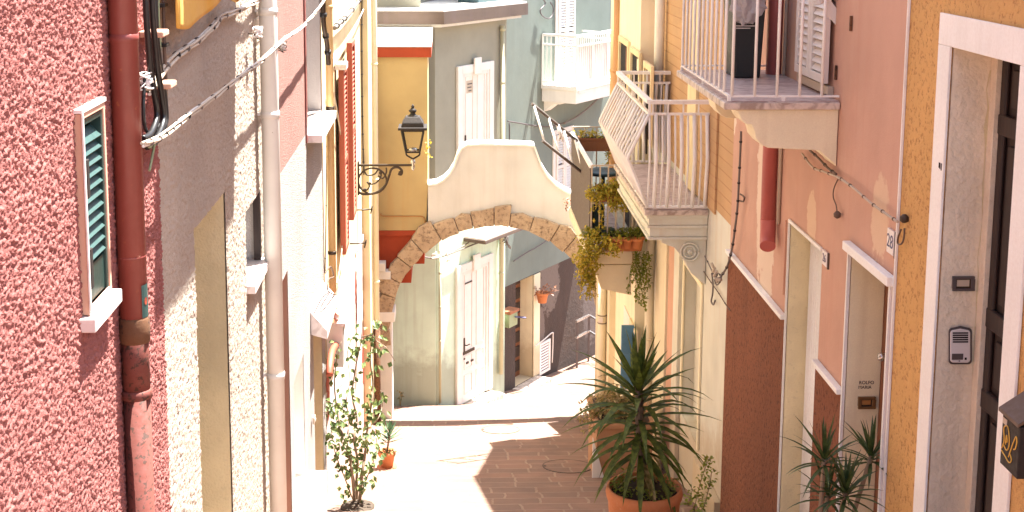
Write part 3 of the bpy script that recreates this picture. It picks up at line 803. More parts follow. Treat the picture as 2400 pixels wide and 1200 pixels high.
# shutter dogs
for (x, y, nm) in ((845, 492, 'black shutter stay below the lamp bracket'), (828, 571, 'black shutter stay under the near red shutter')):
    p = FL.P(x - 8, y, 0.0); t_ = thing('shutter_stay', nm, 'shutter stay', tuple(p), 'iron shutter stays')
    MB().tube([p, p + Vector((.05, 0, .0)), p + Vector((.18, 0, .01))], .010, 8).build('rod', 'bronze_iron', t_)
    MB().tube([p + Vector((.17, 0, -.05)), p + Vector((.18, 0, .0)), p + Vector((.19, 0, .045))], .010, 8).build('catch', 'bronze_iron', t_)

# pipes on the yellow house
X = -1.15 + .07; u = FL.u(777, 500, .07)
dp = thing('drainpipe', 'slim yellow drainpipe ending in a red elbow on the yellow house', 'drainpipe', (X, u, gz(u)))
ze = FL.z(778, 735, .07)
MB().tube([(X, u, 2.5), (X, u, ze)], .036, 16).build('pipe', 'yellow_pipe', dp)
E = [(778, 733), (787, 742), (802, 752), (804, 775), (794, 800), (780, 820), (774, 850), (772, 880)]
MB().tube(smooth_path([FL.P(x, y, .09) for x, y in E], 4), .031, 14).build('elbow', 'brick_paint', dp)
for y in (10, 247, 595):
    z = FL.z(777, y, .07); MB().lathe((X, u, z), [(.034, -.018), (.041, -.016), (.041, .012), (.034, .016)], 18).build('collar', 'bronze_iron' if y != 10 else 'yellow_pipe', dp)
uP = 18.35; X = onX(879, 400, -1).x; X = (879 - 1050) / 3200 * uP * 1.0; X = ray(879, 300).x / ray(879, 300).y * uP
dp = thing('drainpipe', 'cream drainpipe with a rusty foot beside the stone arch', 'drainpipe', (X, uP, gz(uP)))
zr = onY(872, 762, uP).z
MB().tube([(X, uP, 2.5), (X, uP, zr)], .040, 16).build('pipe', 'cream_pipe', dp)
MB().tube([(X, uP, zr), (X, uP, gz(uP) - .05)], .047, 16).build('cast_iron_foot', 'rust', dp)
for y in (150, 420, 660):
    z = onY(879, y, uP).z; MB().lathe((X, uP, z), [(.04, -.015), (.046, -.013), (.046, .013), (.04, .015)], 18).build('collar', 'cream_pipe', dp)
MB().lathe((X, uP, zr), [(.045, -.03), (.056, -.025), (.056, .02), (.045, .025)], 18).build('collar', 'rust', dp)
MB().lathe((X, uP, onY(870, 965, uP).z), [(.045, -.02), (.054, -.018), (.054, .018), (.045, .02)], 18).build('collar', 'black_iron', dp)
# thin conduits and wires
def wire(pth, off, r, mat, name, label, cat='cable', fr=FL, clips=0, k=5, group=None, clipmat='black_rubber'):
    pts = smooth_path([fr.P(x, y, off) for x, y in pth], k)
    t_ = thing(name, label, cat, tuple(pts[0]), group); MB().tube(pts, r, 7).build('wire', mat, t_)
    if clips:
        for j in range(clips):
            i = 1 + int((j + .5) * (len(pts) - 2) / clips); d = (pts[min(i + 1, len(pts) - 1)] - pts[i]).normalized()
            MB().tube([pts[i] - d * r * .8, pts[i] + d * r * .8], r * 1.4, 8).build('clip', clipmat, t_)
    return t_
WG = 'thin wires clipped to the left walls'
wire([(848, -20), (848, 120), (849, 250), (851, 350), (853, 410)], .03, .010, 'bronze_iron', 'wall_wire', 'dark clipped cable running down the yellow house just right of the red shutters', clips=10, group=WG)
wire([(862, 20), (864, 150), (868, 260), (872, 390), (868, 470)], .05, .008, 'cream_pipe', 'wall_wire', 'pale beaded cable next to the cream pipe by the lamp', clips=9, group=WG, clipmat='white_cable')
wire([(764, 110), (766, 300), (764, 520), (762, 640)], .02, .006, 'brown_cable', 'wall_wire', 'thin brown wire left of the slim yellow pipe', clips=4, group=WG)
wire([(775, 190), (790, 260), (803, 360), (806, 470), (800, 600), (790, 665)], .05, .006, 'cream_label', 'wall_wire', 'loose pale wire sagging between the yellow pipe and the shutters', group=WG)
wire([(762, 640), (775, 625), (782, 648), (770, 655), (768, 680), (785, 690), (792, 672)], .12, .007, 'brown_cable', 'wall_wire', 'curly wire looped round the lower yellow pipe', group=WG)
wire([(784, 66), (800, 50), (815, 36), (840, 4), (856, -20)], .06, .022, 'grey_cable', 'wall_cable', 'thick dark cable rising diagonally above the red shutters', clips=6)
wire([(780, 140), (800, 112), (820, 82), (838, 52), (852, 22)], .05, .008, 'white_cable', 'wall_wire', 'dashed black and white wire rising to the top of the conduit', clips=9, group=WG)
wire([(757, 0), (759, 60), (766, 100), (770, 150)], .08, .022, 'bronze_iron', 'wall_cable', 'tangled dark cables at the corner of the salmon and yellow houses', clips=3)
wire([(866, 560), (868, 600), (868, 620), (867, 650)], .06, .012, 'white_cable', 'wall_wire', 'pale knotted cord hanging beside the cream pipe', clips=5, group=WG, clipmat='bronze_iron')
# meter box
mbx = thing('meter_box', 'white meter box fixed low on the yellow house above the vine', 'meter box', tuple(FL.P(775, 930, .0)))
u0 = L34 + .06; u1 = u0 + .42; zt, zb_ = FL.z(760, 872, .1), FL.z(760, 985, .1)
MB().fbox(FL, u0, u1, .002, .16, zb_, zt).build('cabinet', 'white_paint', mbx, .006)
MB().fbox(FL, u0 - .015, u1 + .02, .003, .185, zt + .001, zt + .035).build('cover', 'white_sill', mbx, .005)
MB().fbox(FL, u0 + .03, u1 - .03, .161, .168, zb_ + .02, zt - .03).build('flap', 'shutter_white', mbx, .003)
sw = thing('bell_plate', 'small cream bell plate on the tan door jamb of the salmon house', 'doorbell', tuple(FL.P(739, 952, 0)))
MB().fbox(FL, d3[0] - .30, d3[0] - .22, .012, .03, FL.z(738, 962), FL.z(738, 945)).build('plate', 'cream_label', sw, .003)
MB().fbox(FL, d3[0] - .275, d3[0] - .245, .031, .036, FL.z(738, 957), FL.z(738, 951)).build('button', 'white_paint', sw)

# ---- street lamp
u = FL.u(838, 387); arm_end = Vector((ray(968, 387).x / ray(968, 387).y * u, u, onY(968, 387, u).z)); za = arm_end.z
lp = thing('street_lamp', 'black wall lantern on an ornate scrolled iron bracket on the yellow house', 'street lamp', (-1.15, u, za))
px = lambda x, y: onY(x, y, u)
MB().bar((-1.148, u, za), arm_end + Vector((.02, 0, 0)), .028, .028).build('arm', 'bronze_iron', lp, .003)
MB().fbox(FL, u - .05, u + .05, .002, .02, za - .38, za + .05).build('wall_plate', 'bronze_iron', lp, .004)
sc_ = MB()
ring = [px(873 + 33 * math.cos(q), 424 + 30 * math.sin(q)) for q in [2 * math.pi * i / 26 for i in range(27)]]
sc_.tube(ring, .012, 8)
sc_.tube(smooth_path([px(*q) for q in ((840, 450), (852, 455), (880, 452), (902, 436), (912, 412), (918, 396), (932, 392), (942, 400), (940, 409), (933, 407))], 5), [.016] * 46, 8)
sc_.tube(smooth_path([px(*q) for q in ((852, 395), (860, 410), (878, 408), (888, 396), (893, 412), (882, 428), (868, 432))], 5), .010, 8)
sc_.tube(smooth_path([px(*q) for q in ((905, 393), (905, 405), (897, 418), (886, 412))], 5), .010, 8)
sc_.tube(smooth_path([px(*q) for q in ((842, 395), (838, 415), (844, 440), (858, 446), (866, 436), (860, 426))], 5), .010, 8)
for (x, y) in ((866, 430), (892, 405), (855, 445), (938, 404)):
    c_ = px(x, y); sc_.lathe(c_ + Vector((0, 0, -.022)), [(.004, 0), (.022, .012), (.022, .032), (.004, .044)], 10)
sc_.build('scroll_bracket', 'bronze_iron', lp)
cxp = arm_end.x; S = u / 3200 * 1.0
zof = lambda y: onY(968, y, u).z
def ringz(hw, z): return [Vector((cxp - hw, u - hw, z)), Vector((cxp + hw, u - hw, z)), Vector((cxp + hw, u + hw, z)), Vector((cxp - hw, u + hw, z))]
hwT, hwB = 26 * S, 16 * S; zT, zB = zof(303), zof(354)
fr_ = MB()
for a, b in zip(ringz(hwT, zT), ringz(hwB, zB)): fr_.bar(a, b, .018)
for rr, z in ((hwT, zT), (hwB, zB)):
    q = ringz(rr, z)
    for i in range(4): fr_.bar(q[i], q[(i + 1) % 4], .02)
lf = fr_.build('lantern_frame', 'black_iron', lp)
gl = MB()
for i in range(4):
    a, b = ringz(hwT - .006, zT - .01), ringz(hwB - .006, zB + .01)
    gl.poly([b[i], b[(i + 1) % 4], a[(i + 1) % 4], a[i]])
gl.build('pane', 'lamp_glass', lf)
rf = MB(); hb_ = 34 * S
rf.hexa(ringz(hb_, zof(301)) + ringz(hb_, zof(295)))
rf.hexa(ringz(hwT * 1.02, zof(295)) + ringz(hwT * .94, zof(285))); rf.hexa(ringz(hwT * .94, zof(285)) + ringz(hwT * .62, zof(272)))
rf.build('lantern_roof', 'black_iron', lp, .004)
MB().lathe((cxp, u, zof(273)), [(15 * S, 0), (9 * S, .02), (5 * S, .045), (8 * S, .06), (10 * S, .075), (5 * S, .1), (3 * S, .112), (4.5 * S, .125), (2 * S, .145), (.5 * S, .16)], 16).build('finial', 'black_iron', lp)
sp = MB()
for sx in (-1, 1): sp.tube(smooth_path([Vector((cxp + sx * hwB, u, zB)), Vector((cxp + sx * hwB * .95, u, zB - .05)), Vector((cxp + sx * .03, u, zB - .085)), Vector((cxp, u, zB - .10))], 4), .011, 8)
sp.build('fork', 'black_iron', lp)
MB().lathe((cxp, u, zof(396)), [(.006, -.02), (.02, 0), (.026, .03), (.018, .055), (.030, .075), (.03, .10), (.014, .13)], 14).build('socket', 'steel', lp)
MB().lathe((cxp, u, zB + .004), [(.05, 0), (.055, .01), (.045, .035), (.03, .04)], 14).build('lamp_holder', 'steel', lp)
# ================================================================= ARCH, BAY, FAR HOUSES
Q = lambda x, y, Y=19.0: onY(x, y, Y)
ar = thing('archway', 'cream stepped archway with a ring of brown stone spanning the alley', 'archway', (.6, 19, gz(19)))
ccx, ccy, RI, RO = 1160, 778, 248, 287
oc = lambda a, r_: (ccx + r_ * math.cos(a), ccy - r_ * math.sin(a))
# outline: outer profile then the arc back
right = [(1250, 344), (1256, 362), (1266, 390), (1280, 414), (1300, 436), (1322, 450), (1341, 459), (1348, 490), (1358, 530), (1372, 575)]
left = [(1003, 560), (1003, 437), (1024, 434), (1042, 424), (1056, 410), (1068, 390), (1076, 366), (1084, 350), (1096, 343)]
top = left + [(1130, 341), (1180, 342), (1230, 343)] + right
arc = [oc(a, RI + 14) for a in [R(38) + (R(128.5) - R(38)) * i / 26 for i in range(27)]]
out = top + arc
def extr(pts, Y0, Y1, k=1.0):
    a = [Q(x, y, Y0) for x, y in pts]; b = [Vector((p.x, Y1, p.z)) for p in a]; return a, b
g = MB(); a, b = extr(out, 19.0, 19.30)
va = [g.bm.verts.new(p) for p in a]; vb = [g.bm.verts.new(p) for p in b]; n = len(a)
def ear(vs): 
    f = g.bm.faces.new(vs); bmesh.ops.triangulate(g.bm, faces=[f])
ear(va); ear(vb[::-1])
for i in range(n): g.bm.faces.new((va[i], vb[i], vb[(i + 1) % n], va[(i + 1) % n]))
g.build('arch_wall', 'arch_cream', ar)
# white capping along the top edge
cap = [(1003, 436)] + [(x, y) for x, y in left[2:]] + [(1130, 341), (1180, 342), (1230, 343)] + right[:7]
g = MB()
P0 = [Q(x, y) for x, y in cap]
for i in range(len(P0) - 1):
    d = (P0[i + 1] - P0[i]); nn = Vector((-d.z, 0, d.x)).normalized(); 
    d2 = (P0[i] - P0[i - 1]) if i else d; n0 = Vector((-(d2 + d).z, 0, (d2 + d).x)).normalized()
    d3 = (P0[i + 2] - P0[i + 1]) if i + 2 < len(P0) else d; n1 = Vector((-(d3 + d).z, 0, (d3 + d).x)).normalized()
    A, B = P0[i] + n0 * .004, P0[i + 1] + n1 * .004; t_ = .028
    q = [A, B, B + n1 * t_, A + n0 * t_]
    g.hexa([Vector((p.x, 18.975, p.z)) for p in q] + [Vector((p.x, 19.32, p.z)) for p in q])
bmesh.ops.remove_doubles(g.bm, verts=g.bm.verts[:], dist=.0005)
g.build('capping', 'white_plaster', ar)
rs = random.Random(11); vs_ = MB(); a = R(-4); mort = MB()
while a < R(186):
    da = R(rs.uniform(7.0, 12.5)); gap = R(.13); r1 = RO + rs.uniform(-8, 13); y0 = 18.93 + rs.uniform(-.02, .02)
    if a > R(176): r1 = RI + 30
    m_ = (a + da / 2)
    pts = [oc(a + gap, RI - rs.uniform(-1, 3)), oc(m_, RI - rs.uniform(-1, 3)), oc(a + da - gap, RI - rs.uniform(-1, 3)), oc(a + da - gap * 1.4, r1 + rs.uniform(-5, 5)), oc(m_, r1 + rs.uniform(-1, 7)), oc(a + gap * 1.4, r1 + rs.uniform(-5, 5))]
    A, B = extr(pts, y0, 19.33); vs_.prism(A, B); a += da
ring_ = vs_.build('stone_ring', 'arch_stone', ar, .009)
pts = [oc(R(-4) + R(190) * i / 44, RI + 5) for i in range(45)]; p2 = [oc(R(-4) + R(190) * i / 44, RI + 32) for i in range(45)]
for i in range(44):
    A, B = extr([pts[i], pts[i + 1], p2[i + 1], p2[i]], 18.965, 19.31); mort.prism(A, B)
mort.build('mortar', 'old_cornice', ar)
# piers and springer blocks
xl = Q(890, 800).x; xr = Q(919, 800).x
MB().box(xl, xr, 18.95, 19.32, gz(19) - .4, Q(905, 752).z).build('pier', 'white_plaster', ar, .006)
MB().box(xl - .02, xr + .045, 18.92, 19.35, Q(905, 752).z + .002, Q(905, 728).z).build('pier_cap', 'white_plaster', ar, .012)
MB().box(Q(884, 600).x, Q(916, 600).x, 18.88, 19.3, Q(905, 650).z, Q(905, 632).z).build('corbel', 'white_plaster', ar, .006)
MB().box(Q(884, 600).x, Q(904, 600).x, 18.86, 19.3, Q(905, 631).z, Q(905, 612).z).build('corbel', 'white_plaster', ar, .006)
MB().box(Q(1402, 800).x, 2.38, 18.95, 19.32, gz(19) - .4, Q(1405, 690).z).build('pier', 'old_cream', ar, .006)
MB().box(Q(1396, 600).x, 2.38, 19.02, 19.40, Q(1405, 688).z, Q(1405, 565).z).build('springer', 'arch_cream', ar)

# ---- amber bay with a lean-to roof
by = thing('bay_house', 'amber rendered bay with brick red bands and a bright white sloping roof beside the arch', 'house', (-.7, 19.6, gz(19.6)))
YB = 19.03; xb0 = -1.6; xb1 = Q(1002, 300, YB).x
MB().box(xb0, xb1, YB, 20.5, Q(950, 540, YB).z, Q(950, 134, YB).z).build('wall', 'amber', by)
MB().box(xb0, xb1 + .006, YB - .012, 20.5, Q(950, 552, YB).z, Q(950, 540, YB).z - .001).build('red_ledge', 'brick_red', by, .004)
rb = MB(); zt_ = Q(950, 552, YB).z - .002
rb.box(xb0, xb1 - .05, YB + .02, 20.5, zt_ - .42, zt_); 
rb.box(xb0, xb1 - .24, YB + .02, 20.5, zt_ - .70, zt_ - .421)
rb.build('red_base', 'brick_red', by)
MB().box(xb0, xb1 + .055, YB - .05, 20.5, Q(950, 134, YB).z + .002, Q(950, 110, YB).z).build('red_band', 'brick_red', by, .006)
rf = MB(); z0, z1 = Q(950, 110, YB).z + .002, onY(950, 62, 20.5).z; xe0, xe1 = xb0, xb1 + .06
rf.hexa([Vector(p) for p in ((xe0, YB - .06, z0), (xe1, YB - .06, z0), (xe1, 20.5, z0), (xe0, 20.5, z0), (xe0, YB - .06, z0 + .02), (xe1, YB - .06, z0 + .02), (xe1, 20.5, z1), (xe0, 20.5, z1))])
rf.build('roof', 'white_plaster', by, .006)
wr = MB(); q = [Q(x, y, YB - .012) for x, y in ((893, 500), (897, 506), (940, 507), (985, 507), (993, 510), (996, 520), (996, 538))]
cbl = thing('wall_wire', 'thin wire along the foot of the amber bay wall', 'cable', tuple(q[0])); MB().tube(smooth_path(q, 4), .008, 7).build('wire', 'amber_label', cbl)
yw = Q(1004, 335, 18.99)
yd = MB()
for k in range(14): leaf(yd.bm, yw + Vector((random.uniform(-.04, .05), -.02, random.uniform(-.3, .05))), rnd_dir(), Vector((0, 0, 1)), .06, .04)
yo = yd.build('flower_sprig', 'trailing_leaf', recalc=False); tag(yo, 'tiny yellow sprig growing at the edge of the amber bay', 'plant')

# ---- sage house (two faces) behind the arch
sg = thing('sage_house', 'sage green corner house with two tall white doors stacked one above the other', 'house', (0, 21, gz(21)))
zmid = onY(1000, 470, 20.7).z; ztop = onY(1016, 62, 20.7).z
LB = FB.u(1185, 400); zfl = gz(22) - 1.2
# lower and upper wall colours: corner prism
def corner(z0, z1, name, mat, grow=0.0):
    c_ = FB.pt(-grow * .25, grow, 0); pA = FA.pt(-2.6, grow, 0)
    e = FB.pt(LB + grow, grow, 0); bk = FB.pt(LB + grow, -4, 0); bl = FA.pt(-2.6, -4.5, 0)
    co_ = FA.pt(0, grow, 0); 
    # mitre point between A (n=-Y) and B
    d = FB.d; k = (FB.pt(0, grow, 0)); t_ = (FA.pt(0, grow, 0).y - k.y) / d.y; c_ = k + d * t_
    pts = [pA, c_, e, bk, bl]
    return MB().prism([Vector((p.x, p.y, z0)) for p in pts], [Vector((p.x, p.y, z1)) for p in pts]).build(name, mat, sg)
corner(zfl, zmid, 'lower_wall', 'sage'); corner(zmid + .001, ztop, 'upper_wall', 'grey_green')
corner(ztop + .001, ztop + .05, 'soffit', 'white_plaster', .18)
corner(ztop + .051, ztop + .24, 'cornice', 'old_cornice', .26)
corner(ztop + .241, ztop + .27, 'terrace_floor', 'white_plaster', .24)
# upper storey set back
up = MB(); zt2 = ztop + .272
pts = [FA.pt(-2.6, -.3, 0), FA.pt(-.22, -.3, 0), FB.pt(.9, -.9, 0), FB.pt(LB + .1, -1.3, 0), FB.pt(LB + .1, -3.8, 0), FA.pt(-2.6, -4.2, 0)]
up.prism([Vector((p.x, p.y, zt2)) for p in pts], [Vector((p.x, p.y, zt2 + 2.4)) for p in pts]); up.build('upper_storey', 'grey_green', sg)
MB().fbox(FB, 1.5, 2.4, -.55, -.15, zt2, zt2 + .35).build('parapet', 'blue_lid', sg, .01)
# right corner strip of the house (pilaster) and left band
MB().fbox(FB, FB.u(1003 + 20, 700), FB.u(1033, 700), .003, .02, zfl, zmid - .2).build('pilaster', 'sage', sg)
def far_door(x0, x1, yt0, yb0, yt1, yb1, name, detail):
    u0 = FB.u(x0, (yt0 + yb0) / 2); u1 = FB.u(x1, (yt1 + yb1) / 2)
    zt = FB.z((x0 + x1) / 2, (yt0 + yt1) / 2); zb_ = FB.z(x0, yb0)
    sur = MB().frame(FB, u0, u1, zb_, zt, .13, .002, .05, bottom=False).build(name, 'white_paint', sg, .008)
    MB().frame(FB, u0 + .13, u1 - .13, zb_, zt - .13, .06, .002, .035, bottom=False).build('moulding', 'shutter_white', sur, .006)
    um = (u0 + u1) / 2
    MB().fbox(FB, um - .10, um + .10, .052, .085, zt - .16, zt + .10).build('keystone', 'white_paint', sur, .008)
    lf = MB()
    lf.fbox(FB, u0 + .19, um - .002, .002, .016, zb_, zt - .19); lf.fbox(FB, um + .002, u1 - .19, .002, .016, zb_, zt - .19)
    lf = lf.build('door_leaf', 'white_paint', sur, .002)
    pn = MB()
    for (a, b) in ((u0 + .19, um), (um, u1 - .19)):
        for (c, d) in detail:
            zz0, zz1 = zb_ + (zt - zb_) * c, zb_ + (zt - zb_) * d
            pn.frame(FB, a + .06, b - .06, zz0, zz1, .016, .0165, .026)
    pn.build('panel', 'shutter_white', lf)
    hz_ = zb_ + (zt - zb_) * .42
    MB().fbox(FB, u0 + .235, u0 + .265, .017, .03, hz_ - .12, hz_ + .12).build('handle', 'bronze_iron', lf)
    MB().tube([FB.pt(u0 + .25, .03, hz_), FB.pt(u0 + .25, .07, hz_), FB.pt(u0 + .34, .07, hz_)], .010, 7).build('lever', 'bronze_iron', lf)
    return sur, u0, u1, zb_, zt
d_up = far_door(1068, 1152, 160, 470, 138, 440, 'upper_door', [(.05, .93)])
d_lo = far_door(1066, 1150, 625, 955, 592, 940, 'front_door', [(.06, .20), (.24, .34), (.38, .93)])
sn = thing('notice', 'small faded notice on the upper white door of the sage house', 'notice', tuple(FB.P(1103, 200, .018)))
u_, z_ = FB.hit(1101, 203, .018)
ln = MB()
for k, (dx, wd_) in enumerate(((0, .14), (.0, .12), (.03, .09))): ln.fbox(FB, u_ - .07 + dx, u_ - .07 + dx + wd_, .0185, .0195, z_ - .02 + (1 - k) * .055, z_ + (1 - k) * .055)
ln.build('lines', 'dark_grey_metal', sn)
MB().fbox(FB, u_ - .1, u_ + .1, .0165, .0182, z_ - .1, z_ + .1).build('paper', 'cream_label', sn)
# letter slot, bolts on the lower door
sl_ = MB(); 
for (x, y, w_, h_) in ((1098, 823, 46, 7), (1097, 662, 30, 3), (1077, 832, 5, 5), (1088, 841, 4, 4), (1095, 850, 9, 5), (1106, 844, 9, 5), (1077, 862, 4, 4)):
    uu, zz = FB.hit(x, y, .018); ww = w_ * .0075; sl_.fbox(FB, uu - ww * .5, uu + ww * .5, .0166, .03, zz - h_ * .0033, zz + h_ * .0033)
sl_.build('fittings', 'bronze_iron', d_lo[0])
# steps
u0, u1, zb_, zt = d_lo[1:]
gb = gz(FB.pt(u1, .3, 0).y)
MB().fbox(FB, u0 + .03, u1 + .35, .003, .55, gb - .5, zb_ - .20).build('doorstep', 'marble_slab', sg, .006)
MB().fbox(FB, u0 + .1, u1 - .05, .003, .28, zb_ - .199, zb_ - .02).build('doorstep', 'marble_slab', sg, .006)
# drainpipes on the sage house
def fpipe(fr, x, y0, y1, off, r, mat, label, name='drainpipe', clips=()):
    uu = fr.u(x, (y0 + y1) / 2, off); za, zb2 = fr.z(x, y0, off), fr.z(x, y1, off)
    t_ = thing(name, label, 'drainpipe', tuple(fr.pt(uu, off, zb2)))
    MB().tube([fr.pt(uu, off, za), fr.pt(uu, off, zb2)], r, 12).build('pipe', mat, t_)
    for y in clips:
        z = fr.z(x, y, off); q = fr.pt(uu, off, z); MB().lathe(q, [(r * .95, -.02), (r * 1.2, -.016), (r * 1.2, .016), (r * .95, .02)], 14).build('collar', mat, t_)
    return t_
fpipe(FB, 1176, 60, 875, .06, .04, 'sage_pipe', 'pale green drainpipe at the right edge of the sage house', clips=(70, 195, 640))
fpipe(FB, 1031, 545, 944, .03, .022, 'sage_pipe', 'thin grey green pipe down the corner of the sage house behind the arch', clips=(640, 720, 800))
# loose wires under the arch
def wire3(pts, r, mat, name, label, k=5, group='wires on the sage house seen through the arch', cat='cable'):
    t_ = thing(name, label, cat, tuple(pts[0]), group); MB().tube(smooth_path(pts, k), r, 7).build('wire', mat, t_); return t_
wire3([FB.P(x, y, .06) for x, y in ((982, 600), (1010, 604), (1045, 598), (1080, 585), (1130, 566), (1180, 555))], .012, 'grey_cable', 'wall_wire', 'cable crossing above the lower white door of the sage house')
wire3([FB.P(x, y, .05) for x, y in ((1040, 600), (1065, 588), (1090, 574), (1110, 560))], .010, 'grey_cable', 'wall_wire', 'short dark wire rising towards the cornice seen through the arch')
wire3([FC.P(x, y, .05) for x, y in ((1204, 612), (1235, 592), (1262, 577), (1292, 556))], .010, 'dark_grey_metal', 'wall_wire', 'black wire on the pale wall right of the sage house through the arch')
kn = thing('cable_knot', 'knot of white cable ends on the sage wall under the arch', 'cables', tuple(FB.P(1040, 598, .08)))
rk = random.Random(5)
g = MB()
for k in range(9):
    b_ = FB.P(1012 + k * 5.5, 598 + rk.uniform(-8, 8), .08); g.tube([b_, b_ + Vector((rk.uniform(-.06, .06), -.03, rk.uniform(-.06, .06))), b_ + Vector((rk.uniform(-.09, .09), -.02, rk.uniform(-.08, .08)))], .013, 7)
g.build('tails', 'white_cable', kn)
kn = thing('cable_knot', 'bunch of grey cable ends hanging at the top right of the arch opening', 'cables', tuple(FB.P(1190, 560, .1)))
g = MB()
for k in range(7):
    b_ = FB.P(1186 + rk.uniform(-6, 10), 545 + rk.uniform(-4, 6), .10); g.tube([b_, b_ + Vector((rk.uniform(-.04, .05), -.02, -.12)), b_ + Vector((rk.uniform(-.07, .07), -.01, rk.uniform(-.26, -.16)))], .010, 7)
g.build('tails', 'grey_cable', kn)
# small white tiled awning seen under the crown of the arch
aw = thing('canopy', 'small white canopy with blue stripes above the lower white door seen under the arch crown', 'canopy', tuple(FB.P(1130, 545, .3)))
u_, z_ = FB.hit(1130, 548, .05)
MB().fbox(FB, u_ - .5, u_ + .7, .003, .42, z_ - .03, z_ + .03).build('slab', 'old_cornice', aw, .006)
MB().fbox(FB, u_ - .47, u_ + .67, .01, .40, z_ + .032, z_ + .05).build('top', 'white_plaster', aw)
for k in range(2): MB().fbox(FB, u_ - .3 + k * .05, u_ + .25 + k * .1, .1 + k * .1, .15 + k * .1, z_ + .051, z_ + .06).build('stripe', 'number_ink', aw)

# ---- grey teal house further right
tl = thing('teal_house', 'pale grey green house with a white balcony, louvred shutters and a dark grey base', 'house', tuple(FC.pt(4, 0, gz(24))))
zc0 = (FC.z(1192, 672) + FC.z(1330, 604)) / 2
dC = (FC.u(1208, 780), FC.u(1248, 780), FC.z(1210, 905), FC.z(1228, 652))
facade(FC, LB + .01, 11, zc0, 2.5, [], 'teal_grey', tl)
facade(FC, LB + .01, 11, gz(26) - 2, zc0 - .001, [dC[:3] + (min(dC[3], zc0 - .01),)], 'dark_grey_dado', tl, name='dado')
dC = dC[:3] + (min(dC[3], zc0 - .01),)
MB().fbox(FC, LB, 11, -3.5, .2, 2.505, 2.65).build('roof', 'dull_terracotta', tl)
jc = jamb(FC, dC, .30, 'old_cream', tl)
dr = MB().fbox(FC, dC[0], dC[1], -.30, -.26, dC[2], dC[3]).build('door', 'brown_door', tl)
g = MB()
for k in range(7): g.fbox(FC, dC[0] + .05, dC[1] - .03, -.259, -.24, dC[2] + .1 + k * .27, dC[2] + .3 + k * .27)
g.build('panel', 'dark_door', dr, .006)
MB().fbox(FC, dC[1] + .001, dC[1] + .22, .003, .03, dC[2], dC[3]).build('door_surround', 'old_cream', tl, .006)
MB().fbox(FC, dC[0] - .1, dC[1] + .15, .002, .32, dC[2] - .6, dC[2] - .005).build('doorstep', 'marble_slab', tl, .006)
# tall louvred french window with balcony
def louvre_window(x0, x1, yt, yb, nm, trim):
    u0, u1 = FC.u(x0, (yt + yb) / 2), FC.u(x1, (yt + yb) / 2); xm = (x0 + x1) / 2
    zt, zb_ = FC.z(xm, yt), FC.z(xm, yb)
    fm = MB().frame(FC, u0 - trim, u1 + trim * .4, zb_ - .02, zt + trim, trim * .9, .002, .03).build(nm, 'shutter_white', tl, .004)
    um = (u0 + u1) / 2
    for a, b in ((u0, um - .005), (um + .005, u1)):
        shutter_leaf(a, b, zt, zb_, .012, .05, fm, 'shutter_white', 'shutter_dark', fr=FC, mid=True)
    return fm
def leafs_to_part(): pass
louvre_window(1305, 1343, -55, 192, 'balcony_shutters', .08)
louvre_window(1300, 1338, 312, 462, 'window_shutters', .10)
bo = .72; zf = FC.z(1352, 205, bo)
u0 = FC.u(1352, 205, bo); u1 = u0 + 2.6
slab = MB().fbox(FC, u0, u1, .003, bo, zf - .07, zf).build('balcony', 'white_plaster', tl, .008)
br = []
prof = [(0, 0), (.70, 0), (.70, -.05), (.60, -.10), (.55, -.17), (.42, -.22), (.32, -.27), (.2, -.27), (.0, -.42)]
for uu in (u0 + .12, u0 + 1.6):
    MB().prism([FC.pt(uu, .004 + o, zf - .072 + z) for o, z in prof], [FC.pt(uu + .25, .004 + o, zf - .072 + z) for o, z in prof]).build('bracket', 'white_plaster', slab)
MB().fbox(FC, u0 + .03, u1 - .05, .005, bo - .03, zf - .30, zf - .074).build('under_slab', 'white_plaster', slab, .01)
rl = MB(); hgt = .88
for (a, b) in (((u0 + .03, .02), (u0 + .03, bo - .03)), ((u0 + .03, bo - .03), (u1, bo - .03))):
    pa, pb = Vector(FC.pt(a[0], a[1], zf)), Vector(FC.pt(b[0], b[1], zf)); L_ = (pb - pa).length; n = int(L_ / .075)
    for i in range(0 if a[1] < .1 else 1, n + 1): q = pa.lerp(pb, i / n); rl.bar(q, q + Vector((0, 0, hgt)), .014 if i % 8 else .035)
    e_ = 0 if a[1] < .1 else .0017
    pa = pa + Vector((0, 0, e_)); pb = pb + Vector((0, 0, e_))
    rl.bar(pa + Vector((0, 0, hgt)), pb + Vector((0, 0, hgt)), .045); rl.bar(pa + Vector((0, 0, hgt - .17)), pb + Vector((0, 0, hgt - .17)), .028); rl.bar(pa + Vector((0, 0, .06)), pb + Vector((0, 0, .06)), .025)
rl.build('railing', 'white_metal', slab)
MB().fbox(FC, u0 + .05, u1, bo - .062, bo - .056, zf + .07, zf + hgt - .2).build('screen', 'white_linen', slab)
dl = MB()
for y in (72, 86): dl.bar(FC.P(1366, y, .9), FC.P(1440, y + 6, .9), .03)
dl.bar(FC.P(1366, 72, .9), FC.P(1366, 72, bo), .025)
do = dl.build('clothes_airer', 'white_metal'); tag(do, 'white folding clothes airer hooked over the far balcony railing', 'clothes airer')
